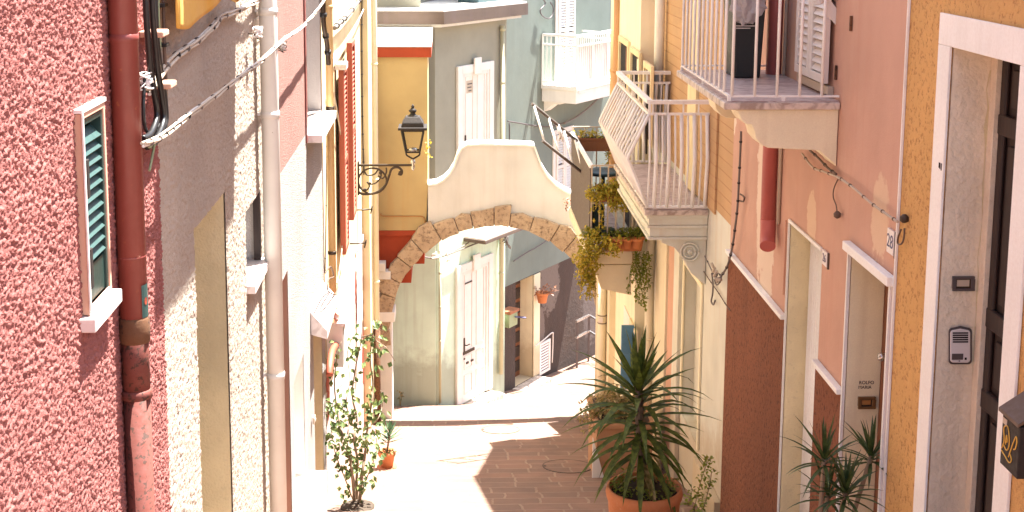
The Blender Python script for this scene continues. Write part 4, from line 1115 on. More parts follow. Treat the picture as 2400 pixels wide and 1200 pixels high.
# cables on the teal wall
TG = 'cables sagging on the grey green house'
wire3([FC.P(x, y, .05) for x, y in ((1190, 284), (1215, 288), (1250, 294), (1290, 296), (1330, 285))], .012, 'dark_grey_metal', 'sagging_cable', 'dark cable sagging across the grey green wall below the far balcony', group=TG)
wire3([FC.P(x, y, .10) for x, y in ((1322, 289), (1350, 275), (1380, 252), (1400, 232), (1414, 212))], .018, 'grey_cable', 'sagging_cable', 'grey cable rising to the right below the far balcony', group=TG)
wire3([FC.P(x, y, .05) for x, y in ((1194, 288), (1194, 345), (1193, 420))], .012, 'dark_grey_metal', 'sagging_cable', 'dark vertical cable beside the pale green drainpipe', group=TG)
wire3([FC.P(x, y, .06) for x, y in ((1270, -5), (1278, 8), (1266, 25), (1275, 40), (1290, 42), (1298, 22), (1290, 5))], .012, 'dark_grey_metal', 'sagging_cable', 'looped black cable left of the tall louvred shutters', group=TG)
# wall fittings by the lower door
gm = thing('mailbox', 'pale green mailbox with a terracotta lid beside the dark brown door', 'mailbox', tuple(FC.P(1204, 745, .1)))
u_, z_ = FC.hit(1205, 747, .2); 
MB().fbox(FC, u_ - .16, u_ + .12, .004, .2, z_ - .13, z_ + .11).build('body', 'pale_green_box', gm, .008)
MB().fbox(FC, u_ - .18, u_ + .14, .003, .23, z_ + .112, z_ + .16).build('lid', 'dull_terracotta', gm, .008)
MB().bar(FC.pt(u_ + .02, .2, z_ + .03), FC.pt(u_ + .16, .34, z_ + .0), .07, .012).build('letter', 'number_ink', gm)
pt = thing('wall_pot', 'small terracotta pot with dry flowers hung on the dark grey wall', 'flower pot', tuple(FC.P(1272, 695, .12)))
c_ = FC.P(1271, 709, .16)
MB().lathe(c_, [(.075, 0), (.105, .15), (.12, .15), (.122, .19), (.10, .19), (.09, .165), (.01, .165)], 20).build('pot', 'terracotta', pt)
g = MB(); rk = random.Random(3)
for k in range(46):
    v = Vector((rk.uniform(-.12, .24), rk.uniform(-.12, .05), rk.uniform(.17, .32))); leaf(g.bm, c_ + v, rnd_dir(rk), Vector((0, 0, 1)), rk.uniform(.05, .09), .035)
for k in range(7): g.tube([c_ + Vector((0, 0, .16)), c_ + Vector((rk.uniform(.05, .3), rk.uniform(-.1, 0), rk.uniform(.15, .3)))], .004, 5)
g.build('dry_flowers', 'dry_leaf', pt, recalc=False)
vn = thing('wall_vent', 'white vent panel low on the dark grey wall', 'vent', tuple(FC.P(1274, 840, .02)))
u0_, u1_ = FC.u(1262, 840), FC.u(1287, 840); z0_, z1_ = FC.z(1262, 880), FC.z(1262, 806)
MB().frame(FC, u0_, u1_, z0_, z1_, .05, .003, .03).build('frame', 'white_paint', vn, .004)
g = MB()
for k in range(9): g.fbox(FC, u0_ + .05, u1_ - .05, .003, .018, z0_ + .07 + k * (z1_ - z0_ - .12) / 9, z0_ + .07 + (k + .6) * (z1_ - z0_ - .12) / 9)
g.build('grille', 'ceramic', vn)
wire3([FC.P(x, y, .04) for x, y in ((1254, 812), (1275, 796), (1294, 780), (1296, 790), (1294, 850))], .012, 'white_cable', 'wall_wire', 'thin pale cable tracing round the white vent panel')
# street railing at the far right end
rr = thing('handrail', 'dark metal handrail with two posts standing on the bright ramp', 'handrail', tuple(ground(1352, 862)))
p1, p2 = ground(1352, 862), ground(1379, 847); hh = .92
d = (p2 - p1)
for q in (p1, p2): MB().bar(q - Vector((0, 0, .05)), q + Vector((0, 0, hh)), .035).build('post', 'dark_grey_metal', rr)
g = MB(); 
for h_ in (hh, hh * .66):
    g.bar(p1 + Vector((-d.x * .1, -d.y * .1, h_)), p2 + Vector((0, 0, h_)), .04); g.bar(p2 + Vector((0, 0, h_)), p2 + Vector((.55, -.3, h_ - .28)), .035)
g.build('rail', 'steel', rr)
# ================================================================= RIGHT SIDE
Ru = lambda x, y=600, o=0: FR.u(x, y, o)
Rz = lambda x, y, o=0: FR.z(x, y, o)
R12 = FR.u(2112, 450); R23 = FR.u(1712, 560); R34 = 15.5; R4E = 17.6
FT = Fr((2.2, 0), (0, 1), (-1, 0))

# ---- ochre house (nearest right)
k1 = thing('ochre_house', 'ochre rendered house at the right edge with a white framed dark door', 'house', (2.4, 5, gz(5)))
ua, ub = FR.u(2205, 620), FR.u(2370, 600); zt = FR.z(2242, 112)
hD = (ub, ua, gz(6) - .3, zt)
facade(FR, 4.3, R12 - .004, gz(4) - 2, 1.9, [hD], 'ochre_render', k1)
MB().fbox(FR, 4.2, R12 - .02, -3.6, .22, 1.905, 2.05).build('roof', 'dull_terracotta', k1)
j1 = jamb(FR, hD, .235, 'lilac_reveal', k1)
wS = abs(FR.u(2178, 620) - FR.u(2205, 620))
g = MB()
def band(u0, u1, z0, z1, o1): g.fbox(FR, u0, u1, .002, o1, z0, z1)
ztop = FR.z(2215, 30)
band(ua + .002, ua + wS, gz(6) - .4, zt, .016); band(ub - wS * 1.0, ub - .002, gz(6) - .4, zt, .016); band(ub - wS, ua + wS, zt + .001, ztop, .016)
g.build('door_surround', 'white_surround', k1, .003)
u_, z_ = FR.hit(2200, 387, .018); g = MB()
for k, dx in enumerate((0, .012, .03)): g.fbox(FR, u_ - dx - .007, u_ - dx, .0165, .0185, z_ - .012 - .004 * k, z_ + .014)
g.build('pencil_marks', 'ink', k1)
# inner frame strip and the dark panelled door
MB().fbox(FR, ua - .07, ua - .001, -.234, -.19, hD[2], zt - .001).build('door_frame', 'lilac_reveal', k1, .003)
dz0 = hD[2]
g = MB().fbox(FR, ub, ua - .004, -.27, -.236, dz0, zt - .001)
door = g.build('door', 'dark_door', k1)
g = MB()
ud0, ud1 = ub + .001, ua - .073
rails = [FR.z(2360, 775, -.22), FR.z(2345, 968, -.22), FR.z(2370, 300, -.22)]
for z in rails: g.fbox(FR, ud0, ud1, -.235, -.205, z - .05, z + .05)
g.fbox(FR, ud1 - .06, ud1, -.235, -.21, dz0, zt - .002)
g.build('door_rail', 'dark_door', door, .01)
g = MB()
zs = [dz0 + .1] + sorted(rails) + [zt]
for a, b in zip(zs, zs[1:]):
    if b - a > .25: g.fbox(FR, ud0 + .03, ud1 - .10, -.235, -.222, a + .09, b - .09)
g.build('panel', 'dark_door', door, .014)
# intercom and bell plate on the far reveal (it faces the camera)
YJ = ua - .0
J = lambda x, y, d=0: onY(x, y, YJ - d)
ic = thing('intercom', 'silver door intercom with a slotted speaker on the lilac door reveal', 'intercom', tuple(J(2250, 810)))
def jbox(g, x0, y0, x1, y1, d0, d1):
    a = J(x0, y0, d0); b = J(x1, y1, d0); return g.box(a.x, b.x, YJ - d1, YJ - d0, b.z, a.z)
def rounded(x0, y0, x1, y1, d0, d1, rr, arch=0):
    pts = []
    for cx_, cy_, a0 in ((x1 - rr, y0 + rr, 0), (x0 + rr, y0 + rr, 90), (x0 + rr, y1 - rr, 180), (x1 - rr, y1 - rr, 270)):
        for k in range(5):
            q = R(a0 + 22.5 * k); pts.append((cx_ + rr * math.cos(q), cy_ - rr * math.sin(q)))
    pts.insert(5, ((x0 + x1) / 2, y0 - arch))
    return MB().prism([J(x, y, d0) for x, y in pts], [J(x, y, d1) for x, y in pts])
rounded(2223, 768, 2278, 854, .001, .014, 9, 4).build('housing', 'dark_grey_metal', ic, .002)
rounded(2227, 773, 2274, 850, .0142, .026, 8, 3).build('face', 'silver', ic, .004)
g = MB()
for k in range(5): jbox(g, 2233, 779 + k * 5.2, 2269, 782 + k * 5.2, .0262, .0275)
g.build('speaker_slot', 'dark_interior', ic)
jbox(MB(), 2231, 829, 2257, 843, .0262, .0278).build('name_window', 'dark_grey_metal', ic, .002)
jbox(MB(), 2261, 838, 2265, 843, .0262, .030).build('button', 'black_iron', ic)
jbox(MB(), 2247, 845, 2250, 847, .0262, .0275).build('screw', 'black_iron', ic)
bp = thing('doorbell', 'bronze framed doorbell with a pale name strip above the silver intercom', 'doorbell', tuple(J(2257, 664)), 'framed doorbells on the door reveals')
g = MB()
for (x0, y0, x1, y1) in ((2231, 647, 2283, 653), (2231, 675, 2283, 681), (2231, 653, 2239, 675), (2275, 653, 2283, 675)): jbox(g, x0, y0, x1, y1, .001, .014)
g.build('frame', 'dark_grey_metal', bp, .002)
jbox(MB(), 2239, 653, 2275, 675, .001, .007).build('plate', 'bronze_iron', bp)
jbox(MB(), 2243, 656, 2271, 671, .0075, .010).build('button', 'cream_label', bp)
# crack line in the reveal
g = MB(); rk = random.Random(2); prev = None
for i in range(24):
    y = 165 + i * 44; p = J(2318 - (y - 165) * .052 + rk.uniform(-4, 4), y, .0015)
    w_ = rk.uniform(.0015, .005) + (.012 if 2 < i < 4 else 0); cur = (p - Vector((w_, 0, 0)), p + Vector((w_, 0, 0)))
    if prev: g.poly([prev[0], prev[1], cur[1], cur[0]])
    prev = cur
g.build('crack', 'tan_reveal', j1)
# mailbox on the ochre wall
mb = thing('mailbox', 'black metal mailbox with golden scroll ornament on the ochre wall', 'mailbox', tuple(FR.P(2395, 1020, .1)))
uN, uF = FR.u(2388, 1000, .13), FR.u(2343, 1000, .13); zt_, zb_ = FR.z(2388, 990, .13), FR.z(2388, 1132, .13)
uF = uN + .17
MB().fbox(FR, uN, uF, .006, .125, zb_, zt_ - .02).build('body', 'black_iron', mb, .004)
g = MB(); g.prism([FR.pt(uN - .015, .004, zt_ + .07), FR.pt(uN - .015, .14, zt_ - .018), FR.pt(uN - .015, .14, zt_ - .002), FR.pt(uN - .015, .004, zt_ + .09)], [FR.pt(uF + .012, .004, zt_ + .07), FR.pt(uF + .012, .14, zt_ - .018), FR.pt(uF + .012, .14, zt_ - .002), FR.pt(uF + .012, .004, zt_ + .09)])
g.build('lid', 'brown_cable', mb, .003)
g = MB(); um, zm = (uN + uF) / 2, zb_ + .11
F2 = lambda a, b: FR.pt(um + a, .127, zm + b)
for pts in ([(.07, -.04), (.05, .0), (.06, .05), (.03, .07), (.01, .05), (.0, .0), (.02, -.03), (.05, -.02)], [(.0, -.05), (-.02, -.01), (-.04, .03), (-.06, .06), (-.07, .04), (-.06, .01), (-.045, .0)], [(.07, -.05), (.03, -.06), (-.01, -.07), (-.03, -.05), (-.01, -.03)], [(.035, -.01), (.03, .03), (.02, .01), (.03, .0)]):
    g.tube(smooth_path([F2(*q) for q in pts], 5), .0028, 6)
g.build('scroll', 'gold', mb)
g = MB().fbox(FR, uF - .05, uF - .012, .1255, .129, zt_ - .06, zt_ - .035); g.build('name_plate', 'cream_label', mb)

# ---- pink house on the right
k2 = thing('pink_house', 'salmon pink house on the right with a brown base, marble balcony and house numbers', 'house', (2.4, 9.5, gz(9.5)))
zcap = -2.83
D26 = (FR.u(1925, 650), FR.u(1848, 650), gz(9.2) - .3, (FR.z(1850, 518) + FR.z(1925, 588)) / 2)
D28 = (FR.u(2086, 760), FR.u(1988, 760), gz(7.7) - .3, (FR.z(1996, 585) + FR.z(2090, 668)) / 2)
facade(FR, R12, R23, gz(9) - 2.5, 1.6, [D26, D28], 'pink_wall', k2)
MB().fbox(FR, R12 + .01, R23 - .01, -3.6, .25, 1.605, 1.75).build('roof', 'dull_terracotta', k2)
MB().fbox(FR, R12 - .001, R12 + .012, .001, .014, gz(7) - .5, 1.58).build('edge_bead', 'white_surround', k2)
g1_ = MB().fbox(FR, D26[1] + .012, R23 - .012, .001, .018, gz(10) - 1, zcap).build('dado', 'brown_dado', k2)
MB().fbox(FR, D26[1] + .012, R23 - .012, .001, .045, zcap + .001, zcap + .034).build('dado_cap', 'white_surround', k2, .004)
g2_ = MB().fbox(FR, D28[1] + .03, D26[0] - .012, .001, .018, gz(8) - 1, zcap - .04).build('dado', 'brown_dado', k2)
MB().fbox(FR, D28[1] + .03, D26[0] - .012, .001, .045, zcap - .039, zcap - .005).build('dado_cap', 'white_surround', k2, .004)
j26 = jamb(FR, D26, .17, 'door_tan', k2)
g = MB(); n = 16
for i in range(n):
    uu = D26[0] + (D26[1] - D26[0]) * i / n; du = (D26[1] - D26[0]) / n
    g.tube([FR.pt(uu + du / 2, -.165, D26[2]), FR.pt(uu + du / 2, -.165, D26[3])], du * .48, 8)
g.build('door_curtain', 'white_surround', k2, label='white beaded door curtain')
j28 = jamb(FR, D28, .21, 'salmon_reveal' if False else 'bracket_buff', k2)
dr = MB().fbox(FR, D28[0], D28[1], -.25, -.211, D28[2], D28[3]).build('door', 'brown_door', k2)
MB().fbox(FR, D28[0] + .06, D28[1] - .04, -.2105, -.198, D28[2] + .2, D28[3] - .12).build('panel', 'brown_door', dr, .01)
MB().fbox(FR, D28[0] - .022, D28[0] - .002, .001, .02, D28[2], D28[3]).build('door_edge', 'white_surround', k2)
MB().fbox(FR, D28[1] + .001, D28[1] + .02, .001, .02, D28[2], D28[3]).build('door_edge', 'white_surround', k2)
MB().fbox(FR, D28[0] - .06, D28[1] + .03, .001, .05, D28[3] + .002, D28[3] + .055).build('lintel', 'white_surround', k2, .005)
MB().fbox(FR, D26[0] - .01, D26[1] + .01, .001, .016, D26[3] + .002, D26[3] + .026).build('lintel', 'white_surround', k2, .003)
MB().fbox(FR, D26[1] + .001, D26[1] + .010, .001, .016, D26[2], D26[3]).build('door_edge', 'white_surround', k2)
kb = thing('door_knob', 'chrome door knob sticking out of the brown door at the pink house', 'door knob', tuple(FR.P(2070, 838, -.2)))
c_ = onX(2062, 836, 2.4 + .12); c0 = Vector((2.4 + .205, c_.y - .02, c_.z))
MB().tube([c0, Vector((c_.x + .03, c_.y - .01, c_.z))], .012, 12).build('stem', 'steel', kb)
MB().tube([Vector((c_.x + .035, c_.y - .01, c_.z)), Vector((c_.x + .03, c_.y - .01, c_.z)), Vector((c_.x + .01, c_.y - .006, c_.z)), Vector((c_.x - .005, c_.y, c_.z)), Vector((c_.x - .012, c_.y, c_.z))], [.012, .022, .026, .022, .010], 14).build('knob', 'steel', kb)
YK = D28[1]
K = lambda x, y, d=0: onY(x, y, YK - d)
def kbox(g, x0, y0, x1, y1, d0, d1):
    a = K(x0, y0, d0); b = K(x1, y1, d0); return g.box(a.x, b.x, YK - d1, YK - d0, b.z, a.z)
bp = thing('doorbell', 'brass framed doorbell with an amber button under handwriting on the tan reveal', 'doorbell', tuple(K(2030, 943)), 'framed doorbells on the door reveals')
g = MB()
for q in ((2010, 929, 2051, 935), (2010, 951, 2051, 957), (2010, 935, 2017, 951), (2043, 935, 2051, 951)): kbox(g, *q, .001, .018)
g.build('frame', 'brass', bp, .003)
kbox(MB(), 2017, 935, 2043, 951, .001, .008).build('plate', 'bronze_iron', bp)
kbox(MB(), 2020, 938, 2040, 948, .0085, .012).build('button', 'amber_label', bp)
hw = thing('handwriting', 'two lines of black handwriting on the tan door reveal above the brass doorbell', 'writing', tuple(K(2030, 902)))
text_mesh('ROLFO', (K(2012, 892) - K(2012, 904)).length * .9, K(2031, 897, .0012), Vector((1, 0, 0)), Vector((0, .06, 1)).normalized(), 'ink', hw)
text_mesh('MARIA', (K(2012, 902) - K(2012, 914)).length * .85, K(2027, 908, .0012), Vector((1, 0, 0)), Vector((0, .06, 1)).normalized(), 'ink', hw)
# house number tiles
def number(x0, x1, yt0, yb0, txt, label):
    u0, u1 = FR.u(x1, (yt0 + yb0) / 2, .012), FR.u(x0, (yt0 + yb0) / 2, .012); zt, zb_ = FR.z(x0, yt0, .012), FR.z(x0, yb0, .012)
    t_ = thing('house_number', label, 'house number', tuple(FR.pt((u0 + u1) / 2, 0, zb_)), 'ceramic house number tiles')
    MB().fbox(FR, u0, u1, .001, .016, zb_, zt).build('tile', 'ceramic', t_, .003)
    MB().fbox(FR, u0 - .012, u0 - .001, .001, .012, zb_ - .01, zt).build('shade_strip', 'brown_cable', t_)  # solid brown strip coloured as the shade beside the tile
    text_mesh(txt, (zt - zb_) * .78, FR.pt((u0 + u1) / 2, .0168, (zt + zb_) / 2), Vector((0, -1, 0)), Vector((0, 0, 1)), 'number_ink', t_, 'digits')
number(2080, 2096, 532, 590, '28', 'white tile reading 28 high on the pink wall at the ochre house edge')
number(1928, 1939, 583, 618, '26', 'white tile reading 26 beside the beaded curtain doorway')
# cable along the pink wall
PG = 'cables clipped to the pink wall'
wire([(1880, 360), (1905, 392), (1930, 402), (1965, 416), (2000, 440), (2040, 475), (2075, 500), (2104, 520)], .03, .0075, 'cream_label', 'wall_cable', 'pale clipped cable sloping across the pink wall towards the number 28 tile', fr=FR, clips=10, group=PG, clipmat='brown_cable')
wire([(1898, 352), (1920, 372), (1942, 395), (1960, 408)], .03, .008, 'brown_cable', 'wall_cable', 'short brown cable coming down behind the marble balcony bracket', fr=FR, clips=3, group=PG)
wire([(1965, 418), (1955, 440), (1953, 462), (1960, 482), (1962, 500)], .02, .004, 'brown_cable', 'wall_wire', 'thin wire dangling in a squiggle on the pink wall', fr=FR)
g = thing('wire_end', 'small brown knot at the end of the dangling wire on the pink wall', 'connector', tuple(FR.P(1962, 505, .02)))
MB().lathe(FR.P(1962, 512, .03), [(.006, 0), (.022, .01), (.024, .03), (.01, .045)], 10).build('knot', 'brown_cable', g)
wire([(1842, 516), (1841, 560), (1838, 640), (1836, 690)], .01, .006, 'salmon_reveal', 'wall_wire', 'thin painted wire beside the beaded curtain doorway', fr=FR)
wire([(2112, 538), (2105, 556), (2104, 570), (2112, 572), (2118, 560), (2120, 535)], .03, .005, 'brown_cable', 'wall_wire', 'loop of brown wire at the edge of the ochre house', fr=FR)
g = thing('wall_hook', 'small dark hook where the cable ends on the ochre house', 'connector', tuple(FR.P(2118, 512, .02)))
MB().lathe(FR.P(2119, 522, .02), [(.01, 0), (.024, .01), (.024, .03), (.01, .045)], 10).build('hook', 'bronze_iron', g)
# red drainpipe
X = 2.4 - .07; u = FR.u(1808, 300, .07)
dp = thing('drainpipe', 'pinkish red drainpipe ending in a short elbow on the salmon pink wall', 'drainpipe', (X, u, FR.z(1800, 550, .07)))
r = .056; z_e = FR.z(1799, 512, .07)
MB().tube([(X, u, 1.5), (X, u, z_e)], r, 20).build('pipe', 'red_pipe', dp)
MB().tube(smooth_path([Vector((X, u, z_e)), Vector((X, u - .01, z_e - .08)), Vector((X - .01, u - .05, z_e - .145)), Vector((X - .02, u - .1, z_e - .18))], 5), r * 1.02, 20).build('elbow', 'red_pipe', dp)
MB().tube([(X + .055, u - .085, 1.5), (X + .055, u - .085, z_e - .02)], .012, 8).build('conduit', 'cream_label', dp)
# shutters at the balcony
us0, us1 = FR.u(1948, 120, .02), FR.u(1880, 80, .02); zb_ = (FR.z(1948, 213, .02) + FR.z(1882, 155, .02)) / 2
fm = MB().fbox(FR, us0 - .03, us1 + .03, .001, .04, zb_ - .07, zb_ - .015).build('balcony_window', 'cream_label', k2, .004)
um = (us0 + us1) / 2
for i, (a, b) in enumerate(((us0, um - .004), (um + .004, us1))):
    s_ = shutter_leaf(a, b, zb_ + 1.35, zb_, .03, .065, fm, 'shutter_white', 'white_linen', fr=FR, mid=False)
for (x, y) in ((1868, 128), (1951, 170), (1986, 55)):
    uu, zz = FR.hit(x, y, .03); MB().fbox(FR, uu - .010, uu + .010, .002, .016, zz - .045, zz + .045).build('hinge', 'rust', fm, .002)
# marble balcony
zf = -1.12; oB = .72; u0, u1 = FR.u(1985, 250), FR.u(1590, 152, oB)
u0 = 8.16; u1 = 9.92
bal = MB().fbox(FR, u0, u1, .004, oB, zf - .045, zf).build('balcony', 'marble_slab', k2, .008)
MB().fbox(FR, u0 + .02, u1 - .02, .006, oB - .02, zf + .001, zf + .006).build('floor_tiles', 'balcony_tile', bal)
def bracket_profile(): 
    P = [(1720, 262), (1730, 268), (1737, 285), (1748, 296), (1762, 298), (1768, 312), (1772, 330), (1785, 345), (1800, 352), (1920, 358), (1935, 372), (1955, 388), (1973, 396), (1973, 262)]
    return P
for i, Yb in enumerate((8.19, 9.45)):
    A = [onY(x, y, 8.19) for x, y in bracket_profile()]
    A = [Vector((min(p.x, 2.396), 0, p.z)) for p in A]; zt_ = max(p.z for p in A); A = [Vector((p.x, 0, p.z - zt_ + zf - .047)) for p in A]
    MB().prism([Vector((p.x, Yb, p.z)) for p in A], [Vector((p.x, Yb + .26, p.z)) for p in A]).build('bracket', 'bracket_buff', bal, .006)
rl = MB(); hgt = 1.0
xo = 2.4 - oB + .035
for px_ in (1715, 1768, 1820, 1873, 1925, 1975):
    q = onY(px_, 235, u0 + .035); rl.tube([(q.x, u0 + .035, zf + .03), (q.x, u0 + .035, zf + hgt)], .0095, 10)
n = 11
for i in range(1, n + 1):
    yy = u0 + .035 + (u1 - u0 - .07) * i / n; rl.tube([(xo, yy, zf + .03), (xo, yy, zf + hgt)], .0095, 10)
for z, w_ in ((zf + .035, .016), (zf + hgt, .035)):
    rl.bar((xo, u0 + .035, z), (2.395, u0 + .035, z), w_, .012); rl.bar((xo, u0 + .035, z + .0013), (xo, u1 - .035, z + .0013), w_, .012); rl.bar((xo, u1 - .035, z + .0026), (2.395, u1 - .035, z + .0026), w_, .012)
for q in ((xo, u0 + .035), (2.05, u0 + .035), (xo, u1 - .035), (xo, (u0 + u1) / 2)): rl.bar((q[0], q[1], zf), (q[0], q[1], zf + .03), .02)
rl.build('railing', 'white_metal', bal)
# board and cloth tied to the railing
bd = thing('white_board', 'white slanted board fixed against the balcony railing in front of the white shutters', 'board', tuple(onY(1955, 30, 8.3)))
a, b, c, d = [onY(x, y, 8.35) for x, y in ((1936, -14), (1978, 42), (1976, 78), (1936, 32))]
MB().prism([a, b, c, d], [p + Vector((0, .018, 0)) for p in (a, b, c, d)]).build('plank', 'white_paint', bd, .003)
g = MB(); rk = random.Random(6); c_ = onY(1925, 2, 8.3)
for k in range(5): g.tube([c_ + Vector((-.05, 0, .02 * k - .02)), c_ + Vector((-.01, -.02, -.012 + .008 * k)), c_ + Vector((.03, -.01, .01 + .01 * k)), c_ + Vector((.05, 0, .03))], .010, 8)
tr = g.build('rag', 'white_linen'); tag(tr, 'white rag knotted round the top of the balcony railing bars', 'rag')
# bin with plastic bag
bn = thing('trash_bin', 'tall black wheelie bin standing on the marble balcony behind the railing', 'bin', (2.16, 9.55, zf + .006))
xa, xb = onY(1718, 165, 9.35).x, onY(1787, 165, 9.35).x; yb0, yb1 = 9.35, 9.72; zb0 = zf + .007
g = MB(); hB_ = .62
g.hexa([Vector(p) for p in ((xa + .015, yb0 + .01, zb0), (xb - .012, yb0 + .01, zb0), (xb - .012, yb1 - .02, zb0), (xa + .015, yb1 - .02, zb0), (xa - .01, yb0 - .01, zb0 + hB_), (xb + .012, yb0 - .01, zb0 + hB_), (xb + .012, yb1, zb0 + hB_), (xa - .01, yb1, zb0 + hB_))])
g.build('body', 'bin_black', bn, .012)
MB().box(xa - .03, xb + .05, yb0 - .03, yb1 + .02, zb0 + hB_ - .045, zb0 + hB_ + .01).build('rim', 'blue_lid', bn, .01)
MB().box(xa - .02, xb + .035, yb0 - .025, yb1 + .03, zb0 + hB_ + .012, zb0 + hB_ + .05).build('lid', 'bin_black', bn, .015)
zt1 = onY(1735, 62, 9.33).z
g = MB()
for k, (z_, w_) in enumerate(((0, .13), (-.016, .10))): g.box(xa + .01, xa + .01 + w_, yb0 - .0125, yb0 - .004, zt1 + z_, zt1 + z_ + .006)
g.build('lettering', 'ceramic', bn)
bg = thing('plastic_bag', 'crumpled translucent plastic bag hanging over the front of the black bin', 'bag', (2.1, 9.3, zf + .5))
c_ = onY(1752, 30, 9.26); g = MB(); bmesh.ops.create_icosphere(g.bm, subdivisions=4, radius=1.0)
for v in g.bm.verts:
    p = v.co.copy(); nn = mnoise.noise(p * 2.3) * .34 + mnoise.noise(p * 5.5) * .2 + abs(mnoise.noise(p * 9)) * .14
    p *= (1 + nn); v.co = Vector((c_.x + p.x * .105, c_.y + p.y * .055, c_.z + .06 + p.z * (.13 if p.z < 0 else .16)))
bgo = g.build('sack', 'grey_plastic_bag', bg)

# ---- tiled house with the white bellied balcony
k3 = thing('tiled_house', 'house with orange tile siding above a cream ground floor and a white bellied balcony', 'house', (2.4, 13.5, gz(13.5)))
zs_ = FR.z(1702, 517)
dP = (FR.u(1643, 830), FR.u(1601, 830), FR.z(1638, 1055) , (FR.z(1602, 600) + FR.z(1643, 680)) / 2)
dQ = (FR.u(1598, 830), FR.u(1546, 830), gz(14.5) - .3, FR.z(1570, 560))
facade(FR, R23, R34, zs_, .68, [], 'tile_siding', k3)
facade(FR, R23, R34, gz(13) - 2, zs_ - .001, [dP], 'cream_wall', k3, name='lower_wall')
MB().fbox(FR, R23 + .01, R34 - .01, -3.6, .25, .685, .83).build('roof', 'dull_terracotta', k3)
jp = jamb(FR, dP, .12, 'cream_wall', k3)
MB().fbox(FR, dP[0], dP[1], -.15, -.115, dP[2], dP[3]).build('door', 'cream_wall', k3)
g = MB().frame(FR, dP[0] - .05, dP[1] + .03, dP[2], dP[3] + .05, .05, .002, .022, bottom=False); g.build('door_surround', 'bracket_buff', k3, .004)
# tall niche with pinkish jamb left of it
g = MB().fbox(FR, dQ[0] + .02, dQ[0] + .32, .002, .05, dQ[2], dQ[3] + .2); g.build('pilaster', 'cream_wall', k3, .006)
g = MB().fbox(FR, dQ[0] + .36, dQ[0] + .78, .002, .03, dQ[2], dQ[3] + .3); g.build('door_panel', 'salmon_reveal', k3, .006)
g = MB().fbox(FR, dQ[0] + .82, dQ[1] + .1, .002, .05, dQ[2], dQ[3] + .3); g.build('pilaster', 'old_cream', k3, .006)
# plinth
MB().fbox(FR, R23 + .05, dP[0] - .06, .002, .06, gz(12) - 1, FR.z(1692, 1188) + .02).build('plinth', 'old_cream', k3, .006)
# tan strip: door casing beside the upper balcony
cz0 = -2.66; ucas = FR.u(1622, 250), FR.u(1642, 250)
MB().fbox(FR, ucas[1], ucas[0], .002, .05, cz0 + .02, .5).build('casing', 'cream_yellow', k3, .006)
MB().fbox(FR, ucas[1] - .9, ucas[1] - .01, .002, .02, cz0 + .02, .6).build('balcony_door', 'tile_siding', k3)
# bellied balcony
oL = .60; u0, u1 = 12.18, 14.55; zf = -2.67
bal = MB().fbox(FR, u0, u1, .004, oL, zf - .05, zf).build('balcony', 'marble_slab', k3, .008)
MB().fbox(FR, u0 + .03, u1 - .03, .006, oL - .03, zf + .001, zf + .005).build('floor_tiles', 'balcony_tile', bal)
g = MB(); 
for k, (ins, z0, z1) in enumerate(((.03, .05, .085), (.05, .085, .15), (.035, .15, .175), (.06, .175, .26), (.04, .26, .285))):
    g.fbox(FR, u0 + ins, u1 - ins, .005, oL - ins, zf - z1 - .001 * k, zf - z0 - .001 * k - .0005)
g.build('cornice', 'cream_wall', bal, .004)
for Yb in (u0 + .08, u1 - .4):
    prof = [(.0, 0), (.42, 0), (.42, -.03), (.36, -.06), (.30, -.08), (.20, -.20), (.14, -.32), (.05, -.40), (.0, -.44)]
    b_ = MB().prism([FR.pt(Yb, .005 + o, zf - .29 + z) for o, z in prof], [FR.pt(Yb + .28, .005 + o, zf - .29 + z) for o, z in prof]).build('bracket', 'cream_wall', bal, .005)
    c0 = FR.pt(Yb - .012, .16, zf - .29 - .12)
    g = MB()
    for rr, tt in ((.085, .010), (.055, .010)):
        g.tube([c0 + Vector((rr * math.cos(q), 0, rr * math.sin(q))) for q in [2 * math.pi * i / 20 for i in range(21)]], tt, 7)
    g.lathe(c0 + Vector((0, 0, -.02)), [(.004, 0), (.024, .01), (.024, .03), (.004, .04)], 10)
    g.build('rosette', 'cream_wall', b_)
# railing: straight above, bellied bars below
rl = MB(); hgt = 1.0; hm = hgt - .11; xo = oL - .03
belly = [(0, hm), (.10, hm - .21), (.185, hm - .39), (.19, hm - .42), (.175, hm - .45), (.09, hm - .65), (0, .02)]
zfl = zf
nb = 15
for i in range(nb + 1):
    uu = u0 + .03 + (u1 - u0 - .06) * i / nb
    rl.tube([FR.pt(uu, xo + o, zfl + z) for o, z in belly], .0115 if i % 5 else .018, 8)
cdn = [(o * .42, z) for o, z in belly]
for e, sgn in ((u0 + .03, -1), (u1 - .03, 1)):
    m_ = 9
    for i in range(m_ + 1):
        oo = .04 + (xo - .04) * i / m_
        rl.tube([FR.pt(e + sgn * o, oo, zfl + z) for o, z in cdn], .0095 if i % 2 else .019, 8)
for z, w_ in ((hgt, .05), (hm, .03), (.03, .028)):
    a, b, c, d = FR.pt(u0 + .03, .006, zfl + z), FR.pt(u0 + .03, xo, zfl + z), FR.pt(u1 - .03, xo, zfl + z), FR.pt(u1 - .03, .006, zfl + z)
    for k_, (p, q) in enumerate(((a, b), (b, c), (c, d))): rl.bar(p + Vector((0, 0, .0013 * k_)), q + Vector((0, 0, .0013 * k_)), w_, w_ * .7)
for q in ((u0 + .03, xo), (u1 - .03, xo), ((u0 + u1) / 2, xo)): rl.bar(FR.pt(q[0], q[1], zfl + hm), FR.pt(q[0], q[1], zfl + hgt), .022)
for e in (u0 + .03, u1 - .03):
    for k in range(4): rl.bar(FR.pt(e, .12 + k * .14, zfl + hm), FR.pt(e, .12 + k * .14, zfl + hgt), .014)
